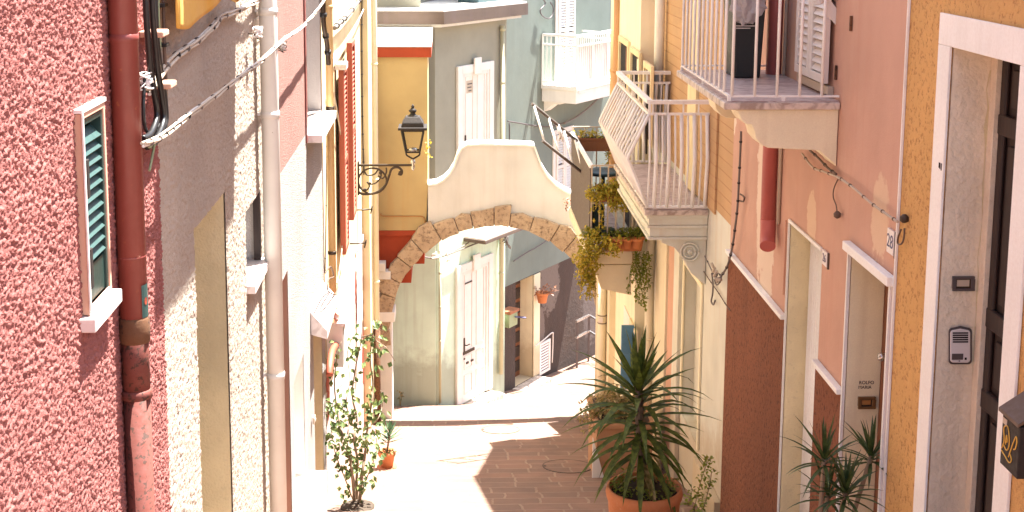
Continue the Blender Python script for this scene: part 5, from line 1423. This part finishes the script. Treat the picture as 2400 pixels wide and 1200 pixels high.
rl.build('railing', 'white_metal', bal)
# hanging cables at the house corner
HG = 'cables on the corner of the tiled house'
wire([(1737, 308), (1734, 380), (1731, 440), (1728, 490), (1722, 540), (1716, 580), (1706, 620), (1692, 645), (1684, 655)], .05, .0095, 'grey_cable', 'corner_cable', 'thick clipped cable running down between the tiled and pink houses', fr=FR, clips=11, group=HG)
wire([(1652, 600), (1664, 625), (1676, 650), (1684, 640), (1690, 655), (1680, 668), (1674, 655)], .06, .006, 'grey_cable', 'corner_cable', 'short tangled cable at the foot of the thick corner cable', fr=FR, clips=6, group=HG)
wire([(1668, 640), (1671, 665), (1670, 690), (1667, 706), (1672, 714), (1676, 704)], .04, .008, 'grey_cable', 'corner_cable', 'grey cable hooking down over the cream wall', fr=FR, group=HG)
wire([(1618, 588), (1640, 622), (1662, 655), (1685, 688), (1702, 715), (1712, 728)], .02, .005, 'brown_cable', 'corner_cable', 'thin dark wire sloping across the cream wall', fr=FR, clips=6, group=HG)
kn = thing('cable_knot', 'knot of pale cable clamps where the corner cables meet on the cream wall', 'cables', tuple(FR.P(1684, 645, .06)))
g = MB(); rk = random.Random(9)
for k in range(10):
    b_ = FR.P(1684 + rk.uniform(-14, 10), 640 + rk.uniform(-20, 20), .06); g.tube([b_, b_ + Vector((rk.uniform(-.03, .03), rk.uniform(-.05, .05), rk.uniform(-.06, .06)))], .012, 7)
g.build('clamp', 'cream_label', kn)
wire([(1735, 455), (1744, 462), (1742, 472), (1733, 470)], .03, .007, 'brown_cable', 'wall_wire', 'small loop of brown cable on the pink wall corner', fr=FR)

# ---- tan house at the end of the right side
k4 = thing('tan_house', 'pale orange house at the end of the right side with a plant filled terrace', 'house', (2.4, 17.3, gz(17.3)))
zE = -.92
pl4 = [(R34, gz(15) - 2.5), (R4E, gz(17) - 2.5), (R4E, zE), (R34, .65)]
MB().prism([FT.pt(u, 0, z) for u, z in pl4], [FT.pt(u, -3.4, z) for u, z in pl4]).build('wall', 'tan_house', k4)
rf4 = [(R34, .655), (R4E + .02, zE + .005), (R4E + .02, zE + .09), (R34, .745)]
MB().prism([FT.pt(u, .03, z) for u, z in rf4], [FT.pt(u, -3.5, z) for u, z in rf4]).build('roof', 'dull_terracotta', k4)
for (x0, x1, y0, y1) in ((1456, 1476, 92, 340), (1483, 1503, 118, 420), (1515, 1531, 152, 330)):
    uu0, uu1 = FT.u(x1, y0 + 40), FT.u(x0, y0 + 40); zt = (FT.z(x0, y0) + FT.z(x1, y0 + 22)) / 2; zb_ = max(FT.z(x0, y1), -4.0)
    wn = MB().frame(FT, uu0 - .06, uu1 + .06, zb_, zt + .07, .07, .002, .035).build('window', 'cream_yellow', k4, .004)
    MB().fbox(FT, uu0 + .012, uu1 - .012, .003, .006, zb_ + .07, zt).build('pane', 'dark_interior' if x0 < 1500 else 'shutter_dark', wn)
    MB().fbox(FT, uu0 + .012, uu0 + .16, .008, .03, zb_ + .07, zt - .02).build('shutter', 'tan_house' if x0 == 1483 else 'brown_door', wn)
    g = MB(); 
    for k in range(4): g.tube([FT.pt(uu0 + .05 + k * .07, .03, zt - .15 - .3 * (x0 == 1456)), FT.pt(uu0 + .05 + k * .07, .05, zt - .9)], .008, 6)
    g.build('grille', 'black_iron', wn)
# terrace over the right pier
zT = -3.74; oT = .825; u0, u1 = 14.92, 17.32
ter = MB().fbox(FR, u0, u1, .32, oT, zT - .15, zT).fbox(FR, 15.62, u1 - .02, .205, .319, zT - .148, zT - .002).build('terrace', 'old_cream', k4, .01)
MB().fbox(FR, u0 + .02, u1 - .02, .322, oT - .02, zT + .001, zT + .006).build('floor_tiles', 'balcony_tile', ter)
MB().prism([FR.pt(u0 + .02, .005 + o, zT - .162 + z) for o, z in ((.32, 0), (oT - .06, 0), (oT - .10, -.1), (oT - .16, -.28), (.32, -.36))], [FR.pt(u1 - .1, .005 + o, zT - .162 + z) for o, z in ((.32, 0), (oT - .06, 0), (oT - .10, -.1), (oT - .16, -.28), (.32, -.36))]).build('under_slab', 'old_cream', ter, .008)
rl = MB()
for i in range(6):
    oo = oT - .03 - (oT - .36) * i / 5
    rl.bar(FR.pt(u0 + .02, oo, zT), FR.pt(u0 + .02, oo, zT + .98), .016)
for z in (.05, .55, .98): rl.bar(FR.pt(u0 + .02, oT - .03, zT + z), FR.pt(u0 + .02, .326, zT + z), .022, .016)
for i in range(4):
    oo = oT - .03 - (oT - .36) * i / 3; rl.bar(FR.pt(u1 - .02, oo, zT), FR.pt(u1 - .02, oo, zT + 1.05), .016)
rl.bar(FR.pt(u1 - .02, oT - .03, zT + 1.05), FR.pt(u1 - .02, .326, zT + 1.05), .022, .016)
rl.build('railing', 'steel' if False else 'cream_label', ter)
MB().fbox(FR, u0 + .04, u1 - .03, oT - .035, oT - .012, zT + .01, zT + .95).build('side_screen', 'panel_grey', ter)
MB().fbox(FR, u0 + .02, u1 - .01, oT - .045, oT - .002, zT + .951, zT + .985).build('top_rail', 'white_metal', ter)
MB().fbox(FT, 15.95, 16.5, .003, .02, zT + .01, zT + 1.2).build('terrace_door', 'dark_door', k4)
MB().fbox(FT, 15.65, 15.85, .003, .04, zT + .01, zT + 1.3).build('door_casing', 'cream_yellow', k4)
MB().fbox(FT, R34 + .35, R34 + .9, .003, .012, gz(16.5) - .3, -4.8).build('door_surround', 'white_plaster', k4)
# blue shutter & dark window at street level
ush = FT.u(1479, 820, .05), FT.u(1461, 820, .10); za, zb2 = FT.z(1465, 750, .1), FT.z(1465, 905, .1)
bs = MB().fbox(FT, FT.u(1470, 820, .1), FT.u(1470, 820, .1) + .05, .02, .17, zb2, za).build('blue_shutter', 'blue_paint', k4, .004)
g = MB()
for k in range(8): g.fbox(FT, FT.u(1470, 820, .1) - .006, FT.u(1470, 820, .1) - .0005, .04, .15, zb2 + .06 + k * (za - zb2 - .1) / 8, zb2 + .06 + (k + .55) * (za - zb2 - .1) / 8)
g.build('louvre', 'blue_paint', bs)
uw = FT.u(1494, 790), FT.u(1481, 780); 
wn = MB().frame(FT, uw[0] - .05, uw[1] + .05, FT.z(1487, 850), FT.z(1487, 760), .05, .002, .03).build('window', 'old_cream', k4)
MB().fbox(FT, uw[0], uw[1], .003, .01, FT.z(1487, 850) + .05, FT.z(1487, 760) - .05).build('pane', 'dark_interior', wn)
# drainpipes of the right side
def rpipe(x, y, off, r, ztop_, zbot, mat, label, cl=(), clm=None):
    uu = FR.u(x, y, off); X_ = 2.4 - off
    t_ = thing('drainpipe', label, 'drainpipe', (X_, uu, zbot)); MB().tube([(X_, uu, ztop_), (X_, uu, zbot)], r, 16).build('pipe', mat, t_)
    for yy in cl:
        z = FR.z(x, yy, off); MB().lathe((X_, uu, z), [(r * .95, -.016), (r * 1.14, -.013), (r * 1.14, .013), (r * .95, .016)], 18).build('collar', clm or mat, t_)
        MB().fbox(FR, uu - .015, uu + .015, .001, off, z - .012, z + .012).build('bracket', 'rust', t_)
    return uu
rpipe(1524, 640, .10, .052, -2.95, gz(16) - .1, 'cream_pipe', 'cream drainpipe under the white bellied balcony', (556, 800))
rpipe(1546, 60, .08, .055, .6, -2.6, 'white_pipe', 'grey white drainpipe between the tan wall and the tile siding', (200,))
X_ = ray(1440, 240).x / ray(1440, 240).y * 17.5
op = thing('drainpipe', 'orange painted drainpipe at the far corner of the tan house', 'drainpipe', (X_, 17.5, gz(17.5)))
MB().tube([(X_, 17.5, -.95), (X_, 17.5, -4.05)], .062, 16).build('pipe', 'orange_pipe', op)
for y in (165, 300): MB().lathe((X_, 17.5, onY(1440, y, 17.5).z), [(.06, -.02), (.072, -.016), (.072, .016), (.06, .02)], 18).build('collar', 'orange_pipe', op)
X_ = ray(1411, 760).x / ray(1411, 760).y * 17.6
wp = thing('drainpipe', 'cream drainpipe with a small plate below the planted terrace', 'drainpipe', (X_, 17.6, gz(17.6)))
MB().tube([(X_, 17.6, -4.5), (X_, 17.6, gz(17.6) - .1)], .058, 16).build('pipe', 'cream_pipe', wp)
for y in (738, 756): MB().lathe((X_, 17.6, onY(1411, y, 17.6).z), [(.057, -.007), (.064, -.006), (.064, .006), (.057, .007)], 18).build('collar', 'grey_cable', wp)
MB().box(X_ - .06, X_ - .0, 17.525, 17.54, onY(1411, 752, 17.6).z, onY(1411, 741, 17.6).z).build('plate', 'ceramic', wp)
MB().box(X_ + .06, 2.398, 17.3, 18.9, gz(18) - .3, -4.42).build('side_wall', 'old_cream', k4)

# planters and trailing plants on the terrace
def trough(x, y, Y, L, label, mat='dull_terracotta', w=.20, h=.17, along='x', name='planter'):
    p = onY(x, y, Y); t_ = thing(name, label, 'planter', tuple(p), 'terracotta planters on the terrace')
    g = MB(); dx, dy = (L / 2, w / 2) if along == 'x' else (w / 2, L / 2)
    q = lambda k, z: [Vector((p.x - dx * k, p.y - dy * k, p.z + z)), Vector((p.x + dx * k, p.y - dy * k, p.z + z)), Vector((p.x + dx * k, p.y + dy * k, p.z + z)), Vector((p.x - dx * k, p.y + dy * k, p.z + z))]
    g.hexa(q(.9, 0) + q(1.0, h * .8)); g.build('box', mat, t_, .006)
    g = MB(); a, b = q(1.05, h * .8 + .001), q(1.06, h); g.hexa(a + b); g.build('rim', mat, t_, .004)
    g = MB(); g.hexa(q(.92, h + .001) + q(.92, h + .004)); g.build('earth', 'soil', t_)
    return t_, p, dx, dy, h
def foliage(parent, spots, n, mat, size, rng, name='foliage', stems=True):
    """spots: (centre, radii)"""
    g = MB()
    for i in range(n):
        c, r = rng.choice(spots)
        v = rnd_dir(rng) * (rng.random() ** .5); p = c + Vector((v.x * r[0], v.y * r[1], v.z * r[2]))
        if mnoise.noise(p * 9) < -.16: continue
        leaf(g.bm, p, (rnd_dir(rng) + Vector((0, -.3, .1))), Vector((0, 0, 1)), size * rng.uniform(.6, 1.25), size * rng.uniform(.4, .7))
    return g.build(name, mat, parent, recalc=False)
def trailing(parent, starts, mat, rng, size=.055, name='trailing_stems'):
    g = MB()
    for (p, L, drift) in starts:
        n = max(4, int(L / .045)); q = p.copy(); pts = [q.copy()]
        for i in range(n):
            q = q + Vector((rng.uniform(-.022, .022) + drift[0], rng.uniform(-.015, .015) + drift[1], -.042)); pts.append(q.copy())
            for s_ in range(3):
                leaf(g.bm, q + Vector((rng.uniform(-.02, .02), rng.uniform(-.02, .02), 0)), rnd_dir(rng) + Vector((0, -.4, -.2)), Vector((0, 0, 1)), size * rng.uniform(.6, 1.2), size * rng.uniform(.4, .65))
        g.tube(pts, .004, 5)
    return g.build(name, mat, parent, recalc=False)
rp = random.Random(21)
# top planter at the far end
t_, p, dx, dy, h_ = trough(1396, 352, 17.15, .42, 'upper planter with sparse yellowing plants hooked on the far terrace railing')
foliage(t_, [(p + Vector((x, -.05, h_ + .05)), (.10, .10, .07)) for x in (-.2, -.1, .0, .1, .2)] + [(p + Vector((.12, -.1, -.1)), (.05, .05, .12)), (p + Vector((.2, -.06, .05)), (.05, .05, .12))], 420, 'trailing_leaf', .05, rp)
t_, p, dx, dy, h_ = trough(1440, 470, 15.02, .40, 'middle planter overflowing with yellow green trailing leaves on the terrace')
foliage(t_, [(p + Vector((x, -.1, h_ - .02 + rp.uniform(-.05, .06))), (.11, .12, .10)) for x in (-.24, -.15, -.05, .05, .16)], 1000, 'trailing_leaf', .055, rp)
trailing(t_, [(p + Vector((rp.uniform(-.26, .1), -.18, .1)), rp.uniform(.16, .42) if k < 5 else rp.uniform(.1, .25), (0, -.002)) for k in range(13)], 'trailing_leaf', rp)
t_, p, dx, dy, h_ = trough(1462, 585, 14.98, .42, 'lower planter with a row of small pots and long hanging greenery on the terrace edge', mat='terracotta')
foliage(t_, [(p + Vector((x, -.06, h_ + .03)), (.10, .10, .08)) for x in (-.40, -.3, -.2, -.1, .0, .12, .2)], 900, 'green_trailing', .05, rp)
trailing(t_, [(p + Vector((rp.uniform(.08, .26), -.16, .02)), rp.uniform(.35, .75), (-.0015, -.001)) for k in range(9)], 'green_trailing', rp)
yl = thing('trailing_plant', 'mass of yellowing creeper spilling over the arch shoulder below the terrace', 'plant', tuple(onY(1370, 600, 14.85)))
foliage(yl, [(onY(x, y, 14.76 + rp.uniform(-.1, .1)), (.13, .12, .13)) for x, y in ((1375, 560), (1395, 548), (1380, 590), (1400, 580), (1420, 572), (1440, 578), (1365, 605), (1385, 620), (1372, 645))], 1500, 'trailing_leaf', .055, rp)
trailing(yl, [(onY(rp.uniform(1360, 1402), rp.uniform(585, 640), 14.7), rp.uniform(.15, .45), (0, 0)) for k in range(18)], 'trailing_leaf', rp)
yl2 = onY(1330, 470, 18.9)
dg_ = thing('dry_sprig', 'small reddish dry sprig at the right shoulder of the arch', 'plant', tuple(yl2))
g = MB()
for k in range(26): leaf(g.bm, yl2 + Vector((rp.uniform(-.04, .05), rp.uniform(-.06, 0), rp.uniform(-.12, .03))), rnd_dir(rp), Vector((0, 0, 1)), .05, .03)
g.build('leaves', 'dry_leaf', dg_, recalc=False)
# small pots along the edge, folded blue table
for k in range(3):
    q = onY(1448 + 22 * k, 582, 14.80); 
    pot = thing('flower_pot', ['leftmost small terracotta pot on the terrace edge', 'middle small terracotta pot on the terrace edge', 'rightmost small terracotta pot on the terrace edge'][k], 'flower pot', tuple(q), 'small pots on the terrace edge')
    MB().lathe(q, [(.038, 0), (.052, .085), (.06, .086), (.06, .11), (.05, .11), (.046, .095), (.005, .095)], 18).build('pot', 'terracotta', pot)
    foliage(pot, [(q + Vector((0, 0, .14)), (.05, .05, .05))], 26, 'green_trailing', .045, rp, 'leaves')
bt = thing('garden_table', 'dark blue round table top on the terrace behind the planters', 'table', tuple(onY(1412, 405, 15.8)))
q = onY(1414, 404, 15.9)
MB().lathe(q, [(.20, -.02), (.22, -.012), (.22, .018), (.20, .026), (.01, .026)], 26).build('top', 'blue_lid', bt)
MB().tube([q, Vector((q.x, q.y, zT + .04))], .022, 10).build('leg', 'teal_green', bt)
MB().lathe((q.x, q.y, zT + .007), [(.16, 0), (.16, .02), (.03, .04)], 18).build('foot', 'teal_green', bt)
bt2 = thing('storage_box', 'dark teal box standing on the terrace floor behind the middle planter', 'box', tuple(onY(1402, 470, 15.7)))
MB().box(onY(1392, 480, 15.7).x, onY(1410, 480, 15.7).x, 15.7, 15.98, zT + .007, zT + .42).build('body', 'teal_green', bt2, .01)
MB().box(onY(1391, 480, 15.7).x, onY(1411, 480, 15.7).x, 15.69, 15.99, zT + .421, zT + .45).build('lid', 'blue_lid', bt2, .008)
# clothes dryer sticking out over the arch
dk = thing('clothes_dryer', 'pale folding clothes dryer frame sticking out from the terrace screen above the arch', 'clothes dryer', tuple(onY(1300, 320, 16.2)))
A1, A2 = onY(1247, 243, 15.9), onX(1352, 330, 1.57); B1, B2 = onY(1272, 330, 15.6), onX(1366, 424, 1.57)
B2 = A2 + (B1 - A1)
g = MB(); g.tube([A1, A2], .018, 9); g.tube([B1, B1 + (A2 - A1) * .98], .018, 9); g.build('rail', 'panel_grey', dk)
g = MB()
for k in (0.04, .36, .70, .95): g.tube([A1.lerp(A2, k), (B1 + (A2 - A1) * (k * .95 + .0))], .013, 8)
g.build('crossbar', 'white_metal', dk)
g = MB(); e = A1.lerp(A2, .55)
for k in range(3): g.tube([e + Vector((rp.uniform(-.02, .02), 0, 0)), e + Vector((rp.uniform(0, .06), -.03, -.1)), e + Vector((rp.uniform(.02, .1), -.02, -.2))], .008, 6)
g.build('cord', 'white_linen', dk)

# ================================================================= PLANTS ON THE GROUND
# big yucca in a terracotta pot
ry = random.Random(12)
pd = 9.6; rim = onY(1510, 1140, pd); base = gz(pd)
yk = thing('yucca_plant', 'big spiky yucca with drooping lower leaves in a large terracotta pot', 'potted plant', (rim.x, pd, base))
rr = 94 / 3200 * pd; H = rim.z - base
MB().lathe((rim.x, pd, base), [(rr * .62, 0), (rr * .68, .02), (rr * .88, H * .62), (rr * .90, H * .66), (rr * .93, H * .68), (rr * .955, H * .84), (rr, H * .88), (rr * 1.02, H * .93), (rr * .99, H), (rr * .92, H), (rr * .88, H - .05), (.01, H - .05)], 48).build('pot', 'terracotta', yk)
MB().lathe((rim.x, pd, rim.z - .049), [(rr * .88, 0), (rr * .5, .02), (.01, .03)], 24).build('earth', 'soil', yk)
top = onY(1497, 905, pd); tb = Vector((rim.x - .02, pd, rim.z - .06))
MB().tube([tb, tb.lerp(top, .35) + Vector((.01, 0, 0)), tb.lerp(top, .7), top], [.042, .036, .033, .028], 12).build('trunk', 'yucca_bark', yk)
g = MB()
for k in range(24):                                  # upright crown
    an = k * 2.4; el = R(88 - 2.7 * k) ; d = Vector((math.cos(an) * math.cos(el), math.sin(an) * math.cos(el), math.sin(el)))
    sword(g.bm, top + Vector((0, 0, -.004 * k)), d, ry.uniform(.40, .54), ry.uniform(.050, .066), .15 + .014 * k)
for k in range(66):                                   # skirts along the stem
    f = k / 66; an = k * 2.4 + .3; el = R(34 - 62 * f + ry.uniform(-8, 8)); d = Vector((math.cos(an) * math.cos(el), math.sin(an) * math.cos(el), math.sin(el)))
    sword(g.bm, top.lerp(tb, .04 + f * .62) + Vector((math.cos(an), math.sin(an), 0)) * .02, d, ry.uniform(.46, .64), ry.uniform(.046, .062), ry.uniform(.35, 1.9) + f * .5)
g.build('leaves', 'yucca_leaf', yk, recalc=False)
g = MB()
for k in range(9):
    an = k * 2.1 + .8; d = Vector((math.cos(an), math.sin(an), -.35)); sword(g.bm, top.lerp(tb, .62 + .03 * k), d, ry.uniform(.3, .42), .04, 2.2)
g.build('dry_leaves', 'shrub_leaf', yk, recalc=False)
foliage(yk, [(Vector((rim.x + rr * .75 * math.cos(q), pd + rr * .7 * math.sin(q), rim.z + .0)), (.09, .08, .07)) for q in [i * .52 for i in range(12)]], 380, 'green_trailing', .04, ry, 'undergrowth')

# dracaena at the bottom right
dcx = thing('dracaena_plant', 'slender dracaena with three spiky heads in front of the doorway with the brass bell', 'potted plant', (2.02, 7.0, gz(7.0)))
rdn = random.Random(31)
heads = [(onY(1932, 1075, 7.0), 30), (onY(2042, 1068, 7.15), 30), (onY(1982, 1152, 6.9), 34), (onY(1940, 1160, 7.1), 22)]
pot0 = Vector((2.02, 7.0, gz(7.0)))
MB().lathe(pot0, [(.12, 0), (.13, .02), (.17, .30), (.185, .30), (.19, .36), (.17, .36), (.16, .32), (.01, .32)], 30).build('pot', 'terracotta', dcx)
MB().lathe(pot0 + Vector((0, 0, .322)), [(.158, 0), (.08, .012), (.01, .015)], 20).build('earth', 'soil', dcx)
for hp, n in heads:
    MB().tube(smooth_path([pot0 + Vector(((hp.x - pot0.x) * .15, (hp.y - pot0.y) * .15, .3)), pot0.lerp(hp, .55) + Vector((0, 0, .06)), hp], 5), .013, 9).build('stem', 'bark', dcx)
    g = MB()
    for k in range(n):
        an = k * 2.4 + hp.x * 9; f = k / n; el = R(82 - 95 * f + rdn.uniform(-8, 8)); d = Vector((math.cos(an) * math.cos(el), math.sin(an) * math.cos(el), math.sin(el)))
        sword(g.bm, hp - Vector((0, 0, .045 * f)), d, rdn.uniform(.20, .29), rdn.uniform(.019, .026), .35 + .8 * f)
    g.build('leaf_head', 'dracaena_leaf', dcx, recalc=False)

# pedestal planter with shrub on the right
gp = ground(1392, 1118); xw = 2.39
pdst = thing('planter', 'terracotta trough planter with a dry flowering shrub behind the big yucca', 'planter', (1.8, gp.y + .3, gz(gp.y)))
zt0 = onY(1390, 1005, gp.y).z
MB().box(gp.x + .02, gp.x + .62, gp.y, gp.y + .8, gz(gp.y) - .4, zt0).build('box', 'planter_buff', pdst, .008)
MB().box(gp.x - .0, gp.x + .64, gp.y - .03, gp.y + .83, zt0 + .001, zt0 + .06).build('rim', 'planter_buff', pdst, .01)
MB().box(gp.x + .05, gp.x + .59, gp.y + .03, gp.y + .77, zt0 + .061, zt0 + .066).build('earth', 'soil', pdst)
rq = random.Random(8)
foliage(pdst, [(onY(x, y, gp.y + .2 + rq.uniform(-.1, .25)), (.16, .2, .14)) for x, y in ((1420, 940), (1440, 930), (1460, 940), (1410, 965), (1435, 965), (1465, 970), (1400, 985), (1480, 960), (1392, 960), (1430, 985), (1385, 985))], 2600, 'shrub_leaf', .055, rq)
g = MB()
for k in range(16):
    a = onY(rq.uniform(1410, 1470), 1000, gp.y + .25); b = onY(rq.uniform(1384, 1480), rq.uniform(925, 990), gp.y + rq.uniform(0, .4)); g.tube([a, a.lerp(b, .5) + Vector((0, 0, .04)), b], .004, 5)
g.build('twigs', 'bark', pdst)
lm = thing('sun_patch', 'pale triangle standing in for a patch of sunlight on the planter corner behind the yucca', 'slab', tuple(ground(1400, 1122)))  # sunlight on the planter, built as a thin white plate
a, b, c = [onY(x, y, gp.y - .05) for x, y in ((1388, 1122), (1416, 1120), (1390, 1026))]
MB().prism([a, b, c], [p + Vector((0, .035, 0)) for p in (a, b, c)]).build('slab', 'white_plaster', lm, .003)

# weeds by the cream wall
rw = random.Random(17)
wd = thing('wall_weed', 'leggy green weed growing at the foot of the cream wall right of the yucca', 'plant', tuple(onX(1640, 1200, 2.3)))
g = MB(); st_ = MB(); Xw = 2.25
for pth in ([(1622, 1215), (1632, 1170), (1642, 1130), (1655, 1090), (1664, 1072)], [(1640, 1220), (1652, 1180), (1662, 1140), (1668, 1105)], [(1600, 1210), (1612, 1185), (1622, 1150)], [(1650, 1225), (1645, 1190), (1632, 1160)], [(1600, 1225), (1603, 1200), (1612, 1172)]):
    pts = smooth_path([onX(x, y, Xw + rw.uniform(-.04, .04)) for x, y in pth], 4); st_.tube(pts, .004, 5)
    for q in pts:
        for k in range(5): leaf(g.bm, q + rnd_dir(rw) * .035, rnd_dir(rw) + Vector((-.3, -.4, .2)), Vector((0, 0, 1)), rw.uniform(.03, .055), rw.uniform(.022, .036))
st_.build('stems', 'bark', wd); g.build('leaves', 'green_trailing', wd, recalc=False)

# climbing vine on the left
rv = random.Random(23); b0 = ground(838, 1192)
vn = thing('climbing_plant', 'tall leggy climbing plant with small green leaves trained up the yellow house', 'plant', (b0.x, b0.y, b0.z))
MB().lathe(b0 + Vector((0, 0, -.12)), [(.10, 0), (.15, .10), (.16, .14), (.14, .15), (.01, .15)], 20).build('root_mound', 'soil', vn)
st_ = MB(); lv = MB(); Yv = b0.y
vp = lambda x, y, dy=0.0: onY(x, y, Yv + dy)
paths = [[(838, 1192), (836, 1130), (838, 1080), (830, 1030), (836, 980), (826, 930), (832, 870), (846, 800), (850, 748)],
         [(832, 1192), (826, 1120), (818, 1060), (800, 1010), (790, 960), (784, 905), (788, 850), (800, 800)],
         [(842, 1190), (848, 1120), (856, 1060), (862, 1000), (870, 950), (874, 900), (868, 840), (876, 770), (884, 750)],
         [(834, 1190), (812, 1130), (792, 1080), (778, 1030), (776, 980), (782, 935)],
         [(840, 1188), (856, 1130), (874, 1085), (884, 1050), (878, 1010)],
         [(836, 1150), (822, 1090), (812, 1040), (818, 990), (812, 940), (820, 890), (814, 830), (826, 790)],
         [(850, 790), (870, 786), (884, 800), (905, 815), (925, 845)], [(862, 1000), (884, 985), (896, 950), (892, 915)]]
for i, pth in enumerate(paths):
    pts = smooth_path([vp(x, y, rv.uniform(-.05, .25)) for x, y in pth], 6)
    st_.tube(pts, [max(.0035, (.016 if i < 3 else .008) * (1 - .8 * k / len(pts))) for k in range(len(pts))], 7)
    for q in pts[2:]:
        dens = 2 if i < 6 else 1
        for k in range(rv.randint(0, dens) + (1 if 930 < ss(q)[1] < 1090 and len(lv.bm.verts) % 3 else 0) + (0 if ss(q)[1] > 1110 else 1 if ss(q)[1] > 950 and len(lv.bm.verts) % 2 else 0)):
            o = rnd_dir(rv) * rv.uniform(.02, .12); d = Vector((rv.uniform(-.7, .7), rv.uniform(-.9, .2), rv.uniform(-1, .1)))
            leaf(lv.bm, q + o, d, Vector((rv.uniform(-.3, .3), -.8, .6)), rv.uniform(.045, .085), rv.uniform(.035, .055), .18)
st_.build('stems', 'bark', vn); lv.build('leaves', 'vine_leaf', vn, recalc=False)

# small potted agave on the left
ag0 = ground(907, 1097); ag = thing('potted_agave', 'small spiky agave in a terracotta pot on a saucer by the left wall', 'potted plant', tuple(ag0))
r_ = 20.5 / 3200 * ag0.y
MB().lathe(ag0, [(r_ * 1.15, 0), (r_ * 1.22, .02), (r_ * 1.15, .024), (.01, .022)], 24).build('saucer', 'dull_terracotta', ag)
MB().lathe(ag0 + Vector((0, 0, .022)), [(r_ * .72, 0), (r_ * .94, .135), (r_ * 1.06, .137), (r_ * 1.08, .18), (r_ * .95, .18), (r_ * .9, .16), (.01, .16)], 28).build('pot', 'terracotta', ag)
ra = random.Random(2); g = MB(); a0 = ag0 + Vector((0, 0, .18)); a1 = onY(915, 1005, ag0.y)
MB().tube([a0, a0.lerp(a1, .5), a1], .012, 9).build('stem', 'bark', ag)
for k in range(44):
    f = k / 44; an = k * 2.4; el = R(80 - 72 * f + ra.uniform(-6, 6)); d = Vector((math.cos(an) * math.cos(el), math.sin(an) * math.cos(el), math.sin(el)))
    sword(g.bm, a1.lerp(a0, f * .62), d, .10 + .10 * min(1, f * 2), .024, -.25)
g.build('leaves', 'agave_leaf', ag, recalc=False)
foliage(ag, [(a0 + Vector((x, -.03, .02)), (.05, .05, .03)) for x in (-.07, 0, .07)], 60, 'vine_leaf', .04, ra, 'undergrowth')
# dry weed at the sage wall
wq = ground(938, 952); w2 = thing('dry_weed', 'thin dry yellow weed at the foot of the sage wall behind the white pier', 'plant', tuple(wq))
g = MB(); 
for k in range(3): g.tube([wq, wq + Vector((rv.uniform(-.02, .02), 0, .12)), wq + Vector((rv.uniform(-.05, .05), -.02, .24))], .006, 5)
for k in range(14): leaf(g.bm, wq + Vector((rv.uniform(-.04, .04), -.02, rv.uniform(.12, .27))), rnd_dir(rv), Vector((0, 0, 1)), .05, .03)
g.build('stalks', 'shrub_leaf', w2, recalc=False)

sc.render.engine = 'CYCLES'
sc.cycles.use_denoising = True
sc.cycles.max_bounces = 10; sc.cycles.diffuse_bounces = 6; sc.cycles.transparent_max_bounces = 12
